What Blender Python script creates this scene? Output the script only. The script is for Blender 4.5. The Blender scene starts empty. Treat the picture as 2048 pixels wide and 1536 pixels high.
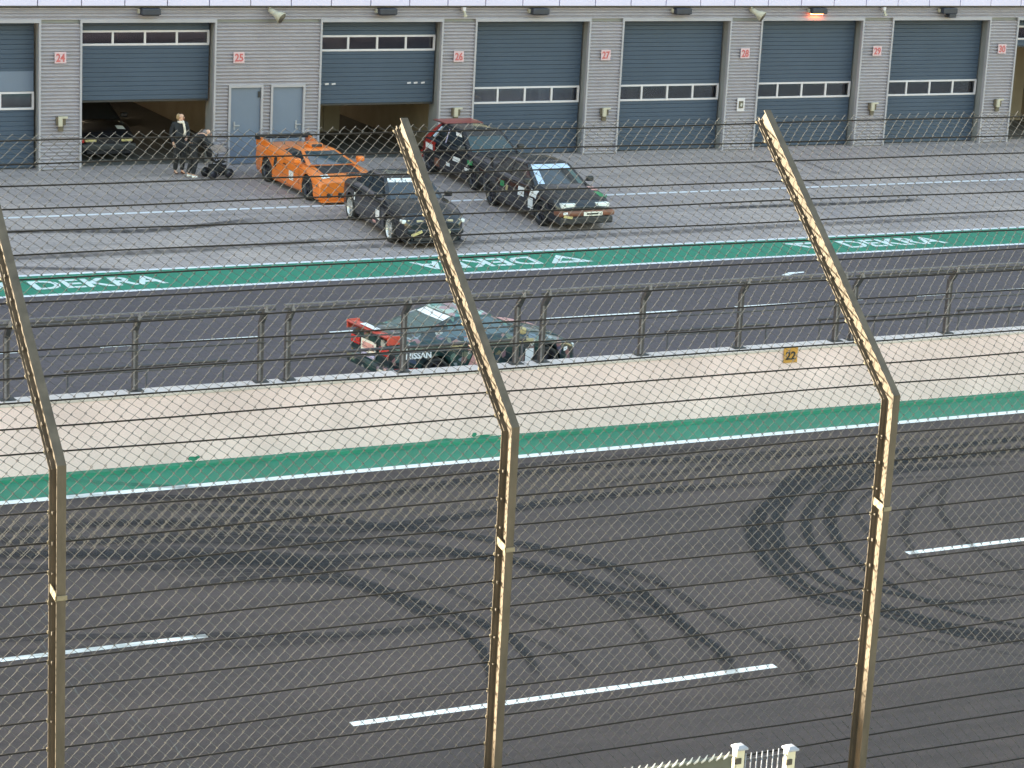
import bpy, bmesh, math, random
from mathutils import Vector, Matrix
R = math.radians
random.seed(7)
scene = bpy.context.scene
C = scene.collection

# ------------------------------------------------------------------ camera
CAM_H = 11.4
F_PX, PITCH, YAW, ROLL = 4958.8, R(14.5075), R(27.0925), R(3.008)
fw = Vector((math.sin(YAW)*math.cos(PITCH), math.cos(YAW)*math.cos(PITCH), -math.sin(PITCH)))
rt0 = Vector((math.cos(YAW), -math.sin(YAW), 0)); up0 = rt0.cross(fw)
rt = math.cos(ROLL)*rt0 + math.sin(ROLL)*up0
up = -math.sin(ROLL)*rt0 + math.cos(ROLL)*up0
cd = bpy.data.cameras.new('camera'); cam = bpy.data.objects.new('camera', cd); C.objects.link(cam)
cam.matrix_world = Matrix(((rt.x, up.x, -fw.x, 0), (rt.y, up.y, -fw.y, 0), (rt.z, up.z, -fw.z, CAM_H), (0, 0, 0, 1)))
cd.sensor_width = 36.0; cd.lens = F_PX/2048*36.0; cd.clip_start = 0.5; cd.clip_end = 6000
scene.camera = cam

# ------------------------------------------------------------------ light
SUN_A, SUN_E = R(51), R(12.6)          # sun stands low behind the pit building, to the left
sdir = Vector((-math.sin(SUN_A)*math.cos(SUN_E), math.cos(SUN_A)*math.cos(SUN_E), math.sin(SUN_E)))
sl = bpy.data.lights.new('sun', 'SUN'); sl.energy = 4.5; sl.angle = R(0.53); sl.color = (1.0, 0.89, 0.66)
so = bpy.data.objects.new('sun', sl); C.objects.link(so); so.rotation_euler = sdir.to_track_quat('Z', 'Y').to_euler()
so.location = (0, 0, 60)
w = bpy.data.worlds.new('World'); scene.world = w; w.use_nodes = True
nt = w.node_tree; bg = nt.nodes['Background']
sky = nt.nodes.new('ShaderNodeTexSky'); sky.sky_type = 'NISHITA'; sky.sun_disc = False
sky.sun_elevation = SUN_E; sky.sun_rotation = -SUN_A; sky.air_density = 1.6; sky.dust_density = 1.2; sky.ozone_density = 0.6
nt.links.new(sky.outputs[0], bg.inputs[0]); bg.inputs[1].default_value = 0.08
vs = scene.view_settings; vs.view_transform = 'Standard'; vs.look = 'None'; vs.gamma = 1.0; vs.exposure = 3.4
scene.cycles.transparent_max_bounces = 40
scene.cycles.max_bounces = 8

# ------------------------------------------------------------------ materials
MATS = {}
def nodes_of(name):
    m = bpy.data.materials.new(name); m.use_nodes = True
    MATS[name] = m
    return m, m.node_tree, m.node_tree.nodes['Principled BSDF']
def lk(t, a, b): t.links.new(a, b)
def N(t, kind, **kw):
    n = t.nodes.new(kind)
    for k, v in kw.items():
        if k in n.inputs.keys(): n.inputs[k].default_value = v
        else: setattr(n, k, v)
    return n
def ramp(t, src, stops):
    r = t.nodes.new('ShaderNodeValToRGB'); el = r.color_ramp.elements
    while len(el) < len(stops): el.new(0.5)
    for e, (p, c) in zip(el, stops):
        e.position = p; e.color = (c, c, c, 1) if not isinstance(c, tuple) else (*c[:3], 1)
    lk(t, src, r.inputs[0]); return r
def coords(t, scale=(1, 1, 1), rot=(0, 0, 0)):
    tc = t.nodes.new('ShaderNodeTexCoord'); mp = t.nodes.new('ShaderNodeMapping')
    mp.inputs['Scale'].default_value = scale; mp.inputs['Rotation'].default_value = rot
    lk(t, tc.outputs['Object'], mp.inputs[0]); return mp.outputs[0]
def noise(t, vec, scale, detail=4, rough=0.6):
    n = N(t, 'ShaderNodeTexNoise'); n.inputs['Scale'].default_value = scale
    n.inputs['Detail'].default_value = detail; n.inputs['Roughness'].default_value = rough
    lk(t, vec, n.inputs['Vector']); return n.outputs['Fac']
def mixc(t, fac, a, b, mode='MIX'):
    m = t.nodes.new('ShaderNodeMix'); m.data_type = 'RGBA'; m.blend_type = mode
    for s, v in ((m.inputs[0], fac), (m.inputs[6], a), (m.inputs[7], b)):
        if hasattr(v, 'links') or isinstance(v, bpy.types.NodeSocket): lk(t, v, s)
        else: s.default_value = v if isinstance(v, (int, float)) else (*v[:3], 1)
    return m.outputs[2]
def simple(name, col, rough=0.5, metal=0.0, var=0.12, scale=6.0, coat=0.0, spec=0.5, bump=0.0, stretch=(1, 1, 1)):
    m, t, b = nodes_of(name)
    v = coords(t, stretch); f = noise(t, v, scale, 5)
    lo = tuple(c*(1-var) for c in col); hi = tuple(min(1, c*(1+var)) for c in col)
    r = ramp(t, f, [(0.3, lo), (0.7, hi)])
    lk(t, r.outputs[0], b.inputs['Base Color'])
    b.inputs['Roughness'].default_value = rough; b.inputs['Metallic'].default_value = metal
    b.inputs['Coat Weight'].default_value = coat; b.inputs['Specular IOR Level'].default_value = spec
    if bump:
        bp = N(t, 'ShaderNodeBump'); bp.inputs['Strength'].default_value = bump; bp.inputs['Distance'].default_value = 0.01
        lk(t, f, bp.inputs['Height']); lk(t, bp.outputs[0], b.inputs['Normal'])
    return m
def emit(name, col, strength):
    m, t, b = nodes_of(name)
    b.inputs['Base Color'].default_value = (*col, 1); b.inputs['Emission Color'].default_value = (*col, 1)
    b.inputs['Emission Strength'].default_value = strength; return m

def asphalt(name, base, warm, streak, grain=90.0):
    m, t, b = nodes_of(name)
    v = coords(t); vs_ = coords(t, (0.12, 1.6, 1))
    n1 = noise(t, v, 0.35, 6, 0.6); n2 = noise(t, vs_, 1.0, 5, 0.65); n3 = noise(t, v, grain, 3, 0.7); n4 = noise(t, v, 7.0, 4, 0.7)
    c = mixc(t, ramp(t, n1, [(0.35, 0.0), (0.68, 1.0)]).outputs[0], base, warm)
    c = mixc(t, ramp(t, n2, [(0.42, 0.0), (0.75, streak)]).outputs[0], c, tuple(x*0.45 for x in base))
    g = ramp(t, n3, [(0.25, 0.62), (0.75, 1.35)]).outputs[0]
    c = mixc(t, 1.0, c, g, 'MULTIPLY')
    g4 = ramp(t, n4, [(0.3, 0.86), (0.7, 1.1)]).outputs[0]
    c = mixc(t, 1.0, c, g4, 'MULTIPLY')
    lk(t, c, b.inputs['Base Color']); b.inputs['Roughness'].default_value = 0.85; b.inputs['Specular IOR Level'].default_value = 0.25
    bp = N(t, 'ShaderNodeBump'); bp.inputs['Strength'].default_value = 0.35; bp.inputs['Distance'].default_value = 0.006
    lk(t, n3, bp.inputs['Height']); lk(t, bp.outputs[0], b.inputs['Normal'])
    return m
asphalt('track_asphalt', (0.064, 0.051, 0.0515), (0.082, 0.062, 0.060), 0.55, 60)
asphalt('pit_asphalt', (0.095, 0.078, 0.087), (0.106, 0.087, 0.095), 0.25, 60)
asphalt('far_ground', (0.07, 0.07, 0.07), (0.08, 0.078, 0.07), 0.2, 30)

def make_pavers():
    m, t, b = nodes_of('concrete_pavers')
    v = coords(t); br = N(t, 'ShaderNodeTexBrick'); lk(t, v, br.inputs['Vector'])
    br.inputs['Scale'].default_value = 1.0; br.inputs['Brick Width'].default_value = 0.42; br.inputs['Row Height'].default_value = 0.21
    br.inputs['Mortar Size'].default_value = 0.012; br.inputs['Color1'].default_value = (0.335, 0.282, 0.285, 1)
    br.inputs['Color2'].default_value = (0.40, 0.335, 0.335, 1); br.inputs['Mortar'].default_value = (0.24, 0.205, 0.21, 1); br.inputs['Bias'].default_value = 0.0
    n1 = noise(t, v, 0.28, 6, 0.65); n2 = noise(t, coords(t, (0.16, 2.2, 1)), 1.0, 6, 0.7); n3 = noise(t, v, 14, 4)
    c = mixc(t, 1.0, br.outputs['Color'], ramp(t, n1, [(0.3, (0.80, 0.80, 0.82)), (0.7, (1.16, 1.13, 1.06))]).outputs[0], 'MULTIPLY')
    c = mixc(t, ramp(t, n2, [(0.50, 0.0), (0.80, 0.75)]).outputs[0], c, (0.085, 0.085, 0.088))
    c = mixc(t, 1.0, c, ramp(t, n3, [(0.25, 0.85), (0.75, 1.14)]).outputs[0], 'MULTIPLY')
    lk(t, c, b.inputs['Base Color']); b.inputs['Roughness'].default_value = 0.8
make_pavers()

def worn(name, col, under, wear=0.35, scale=5.0, rough=0.6):
    m, t, b = nodes_of(name)
    v = coords(t); n1 = noise(t, v, scale, 8, 0.75); n2 = noise(t, v, 0.7, 4); n3 = noise(t, v, 45, 3)
    c = mixc(t, ramp(t, n1, [(0.52, 0.0), (0.80, wear)]).outputs[0], col, under)
    c = mixc(t, 1.0, c, ramp(t, n2, [(0.3, 0.86), (0.7, 1.1)]).outputs[0], 'MULTIPLY')
    c = mixc(t, 1.0, c, ramp(t, n3, [(0.3, 0.9), (0.7, 1.1)]).outputs[0], 'MULTIPLY')
    lk(t, c, b.inputs['Base Color']); b.inputs['Roughness'].default_value = rough
    return m
worn('green_paint', (0.014, 0.20, 0.125), (0.035, 0.10, 0.075), 0.7, 2.5)
worn('white_paint', (0.80, 0.80, 0.80), (0.35, 0.35, 0.35), 0.35, 9.0)
worn('pale_line_paint', (0.72, 0.71, 0.76), (0.35, 0.34, 0.35), 0.5, 7.0)
worn('letter_paint', (0.62, 0.70, 0.70), (0.10, 0.30, 0.22), 0.45, 6.0)
worn('cream_wall', (0.73, 0.555, 0.56), (0.64, 0.49, 0.48), 0.4, 1.2)
worn('wall_cap', (0.53, 0.46, 0.45), (0.36, 0.34, 0.31), 0.5, 3.0)
simple('joint_dust', (0.085, 0.078, 0.076), 0.9, var=0.25, scale=6)
simple('concrete', (0.30, 0.29, 0.28), 0.85, var=0.2, scale=3)
simple('corrugated_metal', (0.325, 0.305, 0.355), 0.5, metal=0.0, var=0.07, scale=1.5)
simple('frame_metal', (0.31, 0.298, 0.345), 0.45, var=0.06, scale=2)
simple('fascia_panel', (0.58, 0.54, 0.735), 0.4, var=0.03, scale=0.5)
simple('door_panel', (0.048, 0.069, 0.110), 0.55, spec=0.3, var=0.07, scale=0.9)
simple('service_door_paint', (0.12, 0.152, 0.225), 0.5, var=0.05, scale=1)
simple('window_frame_white', (0.52, 0.49, 0.54), 0.5, var=0.05)
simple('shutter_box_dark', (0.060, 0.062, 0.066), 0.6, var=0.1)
simple('reveal_metal', (0.22, 0.225, 0.24), 0.5, var=0.08, scale=1)
simple('dark_plastic', (0.02, 0.02, 0.024), 0.55, var=0.2)
simple('lamp_housing', (0.022, 0.026, 0.045), 0.5, var=0.15)
simple('beige_plastic', (0.40, 0.37, 0.31), 0.55, var=0.08)
simple('brown_box', (0.10, 0.082, 0.06), 0.6, var=0.2)
simple('interior_wall', (0.34, 0.28, 0.21), 0.85, var=0.15, scale=1.0)
simple('interior_panel', (0.30, 0.25, 0.19), 0.7, var=0.15, scale=1.0)
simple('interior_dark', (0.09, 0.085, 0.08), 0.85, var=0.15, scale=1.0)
simple('galvanised_post', (0.084, 0.067, 0.051), 0.55, metal=0.0, spec=0.25, var=0.30, scale=7, stretch=(1, 1, 0.3), bump=0.15)
simple('wire_metal', (0.074, 0.071, 0.070), 0.45, metal=0.0, spec=0.4, var=0.1, scale=20)
simple('cable_steel', (0.020, 0.017, 0.016), 0.8, metal=0.0, spec=0.2, var=0.15, scale=20)
simple('clip_metal', (0.20, 0.17, 0.12), 0.4, metal=0.3, var=0.15, scale=20)
simple('bolt_dark', (0.06, 0.05, 0.04), 0.6, metal=0.3)
simple('rail_steel', (0.058, 0.055, 0.064), 0.5, metal=0.3, var=0.2, scale=6)
simple('post_steel_light', (0.16, 0.153, 0.175), 0.5, metal=0.3, var=0.2, scale=6)
simple('cream_post', (0.50, 0.45, 0.34), 0.5, var=0.06)
simple('cap_metal', (0.27, 0.27, 0.31), 0.4, var=0.06)
simple('slat_olive', (0.085, 0.085, 0.066), 0.6, var=0.15)
simple('tip_white', (0.48, 0.46, 0.43), 0.4, var=0.1)
simple('sign_pink', (0.50, 0.36, 0.41), 0.5, var=0.05)
simple('sign_red', (0.42, 0.09, 0.10), 0.5, var=0.1)
simple('sign_orange', (0.48, 0.24, 0.045), 0.6, var=0.15)
simple('sign_black', (0.015, 0.014, 0.013), 0.6)
simple('rubber', (0.016, 0.016, 0.018), 0.75, var=0.2, scale=12)
simple('rim_silver', (0.62, 0.62, 0.62), 0.3, metal=0.6, var=0.1)
simple('rim_dark', (0.035, 0.035, 0.05), 0.4, metal=0.3)
simple('paint_orange', (0.72, 0.19, 0.028), 0.32, var=0.07, coat=0.3, scale=3)
simple('paint_black', (0.010, 0.011, 0.016), 0.25, var=0.2, coat=0.35, scale=3)
simple('paint_red', (0.28, 0.022, 0.018), 0.3, var=0.15, coat=0.3, scale=3)
simple('paint_rust', (0.16, 0.06, 0.035), 0.45, var=0.3, scale=5)
simple('sticker_white', (0.72, 0.73, 0.76), 0.45, var=0.08)
simple('sticker_blue', (0.45, 0.56, 0.74), 0.35, var=0.12, scale=5)
simple('sticker_green', (0.03, 0.22, 0.085), 0.4, var=0.2)
simple('sticker_yellow', (0.48, 0.40, 0.18), 0.45, var=0.15)
simple('sticker_pink', (0.58, 0.30, 0.28), 0.45, var=0.2, scale=9)
simple('sticker_red', (0.50, 0.07, 0.045), 0.4, var=0.15)
simple('sticker_tan', (0.36, 0.30, 0.16), 0.45, var=0.3, scale=9)
simple('sticker_lilac', (0.45, 0.42, 0.62), 0.45, var=0.2)
simple('number_plate_white', (0.72, 0.70, 0.64), 0.45, var=0.05)
simple('headlight_glass', (0.72, 0.74, 0.74), 0.15, var=0.15, scale=20)
simple('amber_light', (0.42, 0.36, 0.24), 0.25, var=0.2, scale=20)
simple('taillight_red', (0.42, 0.03, 0.025), 0.25, var=0.3, scale=25)
simple('skin', (0.55, 0.33, 0.25), 0.5, var=0.06)
simple('cloth_dark', (0.014, 0.015, 0.020), 0.9, var=0.25)
simple('cloth_trousers', (0.018, 0.018, 0.022), 0.9, var=0.25)
simple('cloth_scarf', (0.60, 0.53, 0.47), 0.9, var=0.2, scale=12)
simple('hair_blonde', (0.30, 0.20, 0.11), 0.7, var=0.3, scale=40)
simple('hair_dark', (0.03, 0.022, 0.018), 0.7, var=0.3, scale=40)
simple('shoe_brown', (0.10, 0.035, 0.022), 0.6)
simple('shoe_white', (0.75, 0.75, 0.75), 0.6)
simple('pram_cloth', (0.22, 0.19, 0.20), 0.9, var=0.25)
simple('yellow_paint', (0.62, 0.36, 0.04), 0.5, var=0.15)
simple('wood_tan', (0.36, 0.25, 0.13), 0.6, var=0.2)
emit('tube_glow', (1.0, 0.86, 0.62), 7.0)
emit('lamp_glow', (1.0, 0.17, 0.055), 6.0)
emit('warm_glow', (1.0, 0.62, 0.25), 2.5)

def car_glass(name, tint, rough=0.08):
    m, t, b = nodes_of(name)
    b.inputs['Base Color'].default_value = (*tint, 1); b.inputs['Roughness'].default_value = rough
    b.inputs['Specular IOR Level'].default_value = 0.8; b.inputs['Coat Weight'].default_value = 0.6; b.inputs['Coat Roughness'].default_value = 0.04
    return m
car_glass('car_glass', (0.012, 0.017, 0.024)); car_glass('car_glass_teal', (0.02, 0.055, 0.075)); car_glass('car_glass_pale', (0.05, 0.10, 0.105), 0.12)  # pale tint holds the sky reflection of the green coupe's rear window
def pane_glass():
    m, t, b = nodes_of('pane_glass')
    tr = N(t, 'ShaderNodeBsdfTransparent'); tr.inputs[0].default_value = (0.55, 0.58, 0.62, 1)
    gl = N(t, 'ShaderNodeBsdfGlossy'); gl.inputs['Roughness'].default_value = 0.06; gl.inputs[0].default_value = (0.9, 0.92, 1, 1)
    fr = N(t, 'ShaderNodeFresnel'); fr.inputs[0].default_value = 2.1
    mx = N(t, 'ShaderNodeMixShader'); lk(t, fr.outputs[0], mx.inputs[0]); lk(t, tr.outputs[0], mx.inputs[1]); lk(t, gl.outputs[0], mx.inputs[2])
    lk(t, mx.outputs[0], t.nodes['Material Output'].inputs[0])
pane_glass()
def livery():
    m, t, b = nodes_of('paint_livery')
    v = coords(t); n1 = noise(t, v, 2.6, 3, 0.5)
    vo = N(t, 'ShaderNodeTexVoronoi'); vo.inputs['Scale'].default_value = 9.0; lk(t, v, vo.inputs['Vector'])
    c = mixc(t, ramp(t, n1, [(0.42, 0.0), (0.60, 1.0)]).outputs[0], (0.006, 0.016, 0.022), (0.008, 0.040, 0.036))
    sep = N(t, 'ShaderNodeSeparateColor'); lk(t, vo.outputs['Color'], sep.inputs[0])
    spl = ramp(t, sep.outputs[0], [(0.77, 0.0), (0.79, 0.9)]).outputs[0]
    c2 = ramp(t, sep.outputs[1], [(0.0, (0.20, 0.15, 0.08)), (0.3, (0.05, 0.19, 0.18)), (0.55, (0.30, 0.13, 0.12)), (0.8, (0.02, 0.08, 0.16)), (1.0, (0.42, 0.42, 0.40))]).outputs[0]
    c = mixc(t, spl, c, c2)
    lk(t, c, b.inputs['Base Color']); b.inputs['Roughness'].default_value = 0.3; b.inputs['Coat Weight'].default_value = 0.4
livery()
def roof_graphic():
    m, t, b = nodes_of('paint_roof_graphic')
    v = coords(t); vo = N(t, 'ShaderNodeTexVoronoi'); vo.inputs['Scale'].default_value = 5.0; lk(t, v, vo.inputs['Vector'])
    sep = N(t, 'ShaderNodeSeparateColor'); lk(t, vo.outputs['Color'], sep.inputs[0])
    c = mixc(t, ramp(t, sep.outputs[0], [(0.42, 0.0), (0.48, 1.0)]).outputs[0], (0.10, 0.25, 0.24), (0.32, 0.21, 0.24))
    c = mixc(t, ramp(t, sep.outputs[1], [(0.70, 0.0), (0.74, 1.0)]).outputs[0], c, (0.34, 0.44, 0.41))
    c = mixc(t, ramp(t, sep.outputs[2], [(0.80, 0.0), (0.84, 1.0)]).outputs[0], c, (0.06, 0.12, 0.12))
    lk(t, c, b.inputs['Base Color']); b.inputs['Roughness'].default_value = 0.3; b.inputs['Coat Weight'].default_value = 0.3
roof_graphic()
def tyre_mark_mat():
    m, t, b = nodes_of('tyre_rubber_mark')
    uv = N(t, 'ShaderNodeUVMap'); sx = N(t, 'ShaderNodeSeparateXYZ'); lk(t, uv.outputs[0], sx.inputs[0])
    prof = ramp(t, sx.outputs[1], [(0.0, 0.0), (0.22, 0.9), (0.42, 0.7), (0.58, 0.7), (0.78, 0.9), (1.0, 0.0)])
    mp = N(t, 'ShaderNodeMapping'); mp.inputs['Scale'].default_value = (1.0, 1.0, 1.0); lk(t, uv.outputs[0], mp.inputs[0])
    n1 = N(t, 'ShaderNodeTexNoise'); n1.inputs['Scale'].default_value = 1.6; n1.inputs['Detail'].default_value = 6; lk(t, mp.outputs[0], n1.inputs['Vector'])
    r1 = ramp(t, n1.outputs['Fac'], [(0.28, 0.55), (0.6, 1.0)])
    wv = N(t, 'ShaderNodeTexWave'); wv.inputs['Scale'].default_value = 0.9; wv.inputs['Distortion'].default_value = 1.5; lk(t, mp.outputs[0], wv.inputs['Vector'])
    r2 = ramp(t, wv.outputs['Fac'], [(0.0, 0.65), (0.7, 1.0)])
    at = N(t, 'ShaderNodeAttribute'); at.attribute_name = 'strength'
    def mul(a, b_):
        k = N(t, 'ShaderNodeMath', operation='MULTIPLY'); lk(t, a, k.inputs[0]); lk(t, b_, k.inputs[1]); return k.outputs[0]
    a = mul(mul(prof.outputs[0], r1.outputs[0]), mul(r2.outputs[0], at.outputs['Fac']))
    lk(t, a, b.inputs['Alpha']); b.inputs['Base Color'].default_value = (0.012, 0.012, 0.016, 1); b.inputs['Roughness'].default_value = 0.8
tyre_mark_mat()

# ------------------------------------------------------------------ helpers
class MB:
    """collects geometry and links it as ONE mesh object"""
    def __init__(s): s.v = []; s.f = []; s.m = []; s.uv = None; s.sm = []
    def add(s, vs, fs, mi=0, smooth=False):
        o = len(s.v); s.v += [tuple(p) for p in vs]
        for f in fs: s.f.append(tuple(i+o for i in f)); s.m.append(mi); s.sm.append(smooth)
        return s
    def box(s, x0, x1, y0, y1, z0, z1, mi=0):
        return s.add([(x0, y0, z0), (x1, y0, z0), (x1, y1, z0), (x0, y1, z0), (x0, y0, z1), (x1, y0, z1), (x1, y1, z1), (x0, y1, z1)],
                     [(0, 3, 2, 1), (4, 5, 6, 7), (0, 1, 5, 4), (1, 2, 6, 5), (2, 3, 7, 6), (3, 0, 4, 7)], mi)
    def bbox(s, x0, x1, y0, y1, z0, z1, b=0.01, mi=0):
        """box with chamfered edges"""
        bm = bmesh.new(); bmesh.ops.create_cube(bm, size=1.0)
        for v in bm.verts:
            v.co = Vector((x0 + (v.co.x+.5)*(x1-x0), y0 + (v.co.y+.5)*(y1-y0), z0 + (v.co.z+.5)*(z1-z0)))
        bmesh.ops.bevel(bm, geom=bm.edges[:], offset=b, segments=2, profile=0.5, affect='EDGES')
        bm.verts.index_update()
        s.add([v.co[:] for v in bm.verts], [tuple(v.index for v in f.verts) for f in bm.faces], mi, False); bm.free(); return s
    def obox(s, c, ax, ay, az, mi=0):
        c, ax, ay, az = map(Vector, (c, ax, ay, az))
        vs = [c + ax*i + ay*j + az*k for k in (-1, 1) for i, j in ((-1, -1), (1, -1), (1, 1), (-1, 1))]
        return s.add(vs, [(0, 3, 2, 1), (4, 5, 6, 7), (0, 1, 5, 4), (1, 2, 6, 5), (2, 3, 7, 6), (3, 0, 4, 7)], mi)
    def tube(s, pts, r, n=6, mi=0, cap=True):
        pts = [Vector(p) for p in pts]; rr = r if isinstance(r, (list, tuple)) else [r]*len(pts); rings = []
        for i, p in enumerate(pts):
            d = (pts[min(i+1, len(pts)-1)] - pts[max(i-1, 0)]).normalized()
            a = d.cross(Vector((0, 0, 1)));
            if a.length < 1e-3: a = d.cross(Vector((1, 0, 0)))
            a.normalize(); b = d.cross(a)
            rings.append([p + (a*math.cos(2*math.pi*k/n) + b*math.sin(2*math.pi*k/n))*rr[i] for k in range(n)])
        fs = []
        for i in range(len(pts)-1):
            for k in range(n): fs.append((i*n+k, i*n+(k+1) % n, (i+1)*n+(k+1) % n, (i+1)*n+k))
        if cap: fs += [tuple(range(n))[::-1], tuple((len(pts)-1)*n+k for k in range(n))]
        return s.add([q for g in rings for q in g], fs, mi, n > 4)
    def lathe(s, prof, c=(0, 0, 0), axis='Y', n=24, mi=0):
        """prof = list of (radius, offset along axis)"""
        vs = []; fs = []
        for (r, h) in prof:
            for k in range(n):
                a = 2*math.pi*k/n; p, q = r*math.cos(a), r*math.sin(a)
                vs.append({'Y': (c[0]+p, c[1]+h, c[2]+q), 'Z': (c[0]+p, c[1]+q, c[2]+h), 'X': (c[0]+h, c[1]+p, c[2]+q)}[axis])
        for i in range(len(prof)-1):
            for k in range(n): fs.append((i*n+k, i*n+(k+1) % n, (i+1)*n+(k+1) % n, (i+1)*n+k))
        return s.add(vs, fs, mi, True)
    def prism(s, poly, a, b, mi=0):
        """poly 3-D points, extruded by vector b-a"""
        d = Vector(b)-Vector(a); n = len(poly); P = [Vector(p)+Vector(a) for p in poly]
        fs = [tuple(range(n))[::-1], tuple(range(n, 2*n))] + [(i, (i+1) % n, n+(i+1) % n, n+i) for i in range(n)]
        return s.add(P+[p+d for p in P], fs, mi)
    def grid(s, fn, nu, nv, mi=0, smooth=True):
        vs = [fn(i/nu, j/nv) for i in range(nu+1) for j in range(nv+1)]
        fs = [(i*(nv+1)+j, (i+1)*(nv+1)+j, (i+1)*(nv+1)+j+1, i*(nv+1)+j+1) for i in range(nu) for j in range(nv)]
        return s.add(vs, fs, mi, smooth)
    def build(s, name, mats, parent=None, world=False, fix=True):
        me = bpy.data.meshes.new(name)
        vs = s.v
        if world and parent is not None:
            L = root_loc(parent); vs = [(a-L.x, b-L.y, c-L.z) for a, b, c in vs]
        me.from_pydata(vs, [], s.f)
        for m in (mats if isinstance(mats, (list, tuple)) else [mats]): me.materials.append(MATS[m])
        me.polygons.foreach_set('material_index', s.m); me.polygons.foreach_set('use_smooth', s.sm)
        if fix:
            bm = bmesh.new(); bm.from_mesh(me); bmesh.ops.recalc_face_normals(bm, faces=bm.faces); bm.to_mesh(me); bm.free()
        me.update()
        o = bpy.data.objects.new(name, me); C.objects.link(o)
        if parent: o.parent = parent
        return o
def root_loc(o):
    L = Vector((0, 0, 0))
    while o: L += Vector(o.location); o = o.parent
    return L
def tag(o, label=None, cat=None, group=None, kind=None):
    if label: o['label'] = label
    if cat: o['category'] = cat
    if group: o['group'] = group
    if kind: o['kind'] = kind
    return o
def thing(name, label, cat, loc=(0, 0, 0), rz=0.0, group=None):
    o = bpy.data.objects.new(name, None); o.empty_display_size = 0.2; C.objects.link(o)
    o.location = loc; o.rotation_euler = (0, 0, rz)
    return tag(o, label, cat, group)
def struct(name, mb, mats):
    o = mb.build(name, mats); o['kind'] = 'structure'; return o
def text_mesh(body, size, name, mat, bold=0.0, ext=0.002):
    cu = bpy.data.curves.new(name, 'FONT'); cu.body = body; cu.size = size; cu.offset = bold; cu.extrude = ext
    cu.align_x = 'CENTER'; cu.align_y = 'CENTER'; cu.resolution_u = 3
    tmp = bpy.data.objects.new(name, cu); C.objects.link(tmp)
    dg = bpy.context.evaluated_depsgraph_get(); dg.update()
    me = bpy.data.meshes.new_from_object(tmp.evaluated_get(dg)); me.name = name
    bpy.data.objects.remove(tmp); bpy.data.curves.remove(cu)
    me.materials.clear(); me.materials.append(MATS[mat])
    for p in me.polygons: p.material_index = 0
    o = bpy.data.objects.new(name, me); C.objects.link(o); return o
def fit_text(o, w, h):
    xs = [v.co.x for v in o.data.vertices]; ys = [v.co.y for v in o.data.vertices]
    cx, cy = (max(xs)+min(xs))/2, (max(ys)+min(ys))/2; a, b = w/(max(xs)-min(xs)), h/(max(ys)-min(ys))
    for v in o.data.vertices: v.co.x = (v.co.x-cx)*a; v.co.y = (v.co.y-cy)*b
def copy_tree(o, parent=None):
    c = o.copy(); C.objects.link(c); c.parent = parent
    for ch in list(o.children): copy_tree(ch, c)
    return c
def ground_at(px, py, z=0.0):
    """a point of the 2048 x 1536 survey photograph, as the spot it shows on the ground"""
    d = fw + rt*((px-1024)/F_PX) - up*((py-768)/F_PX); s = (z-CAM_H)/d.z
    return Vector((d.x*s, d.y*s, z))

# ================================================================== THE SETTING
YG = 62.27                      # front plane of the pit building
YW = 36.0                       # track side of the pit wall
def sheet(name, x0, x1, y0, y1, z, mat):
    return struct(name, MB().add([(x0, y0, z), (x1, y0, z), (x1, y1, z), (x0, y1, z)], [(0, 1, 2, 3)]), mat)
sheet('ground', -2500, 2500, -2500, 2500, -0.004, 'far_ground')
sheet('race_track', -260, 300, 18.0, 35.2, 0.0, 'track_asphalt')
sheet('pit_lane', -260, 300, 36.2, 48.6, 0.0, 'pit_asphalt')
sheet('pit_apron', -260, 300, 48.5, 80.0, 0.004, 'concrete_pavers')
sheet('green_verge', -260, 300, 35.0, YW+0.02, 0.004, 'green_paint')
sheet('green_stripe', -260, 300, 48.30, 50.02, 0.008, 'green_paint')
g = MB()
def mark(x0, x1, y0, y1, z): g.add([(x0, y0, z), (x1, y0, z), (x1, y1, z), (x0, y1, z)], [(0, 1, 2, 3)])
mark(-260, 300, 34.80, 34.98, 0.008)
for i in range(-12, 14):
    mark(4.48+i*16.92, 10.40+i*16.92, 28.56, 28.69, 0.004); mark(11.02+i*16.92, 16.96+i*16.92, 25.20, 25.33, 0.0042)
for i in range(-40, 50): mark(13.66+i*4.66, 16.90+i*4.66, 43.72, 43.85, 0.004)
g.add([(30.45, 46.40, .004), (30.62, 46.34, .004), (30.80, 46.46, .004), (31.14, 46.52, .004), (31.2, 46.62, .004), (30.78, 46.62, .004)], [(0, 1, 2, 3, 4, 5)])
struct('lane_markings', g, 'white_paint')
g = MB()
mark(-260, 300, 48.14, 48.30, 0.008); mark(-260, 300, 50.02, 50.17, 0.008); mark(-260, 300, 56.20, 56.37, 0.008)
struct('pit_line_markings', g, 'pale_line_paint')
# gutter and green kerb stone at the foot of the pit wall
g = MB().box(-260, 300, 35.84, YW-0.002, 0.004, 0.055); struct('kerb', g, 'green_paint')

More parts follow.
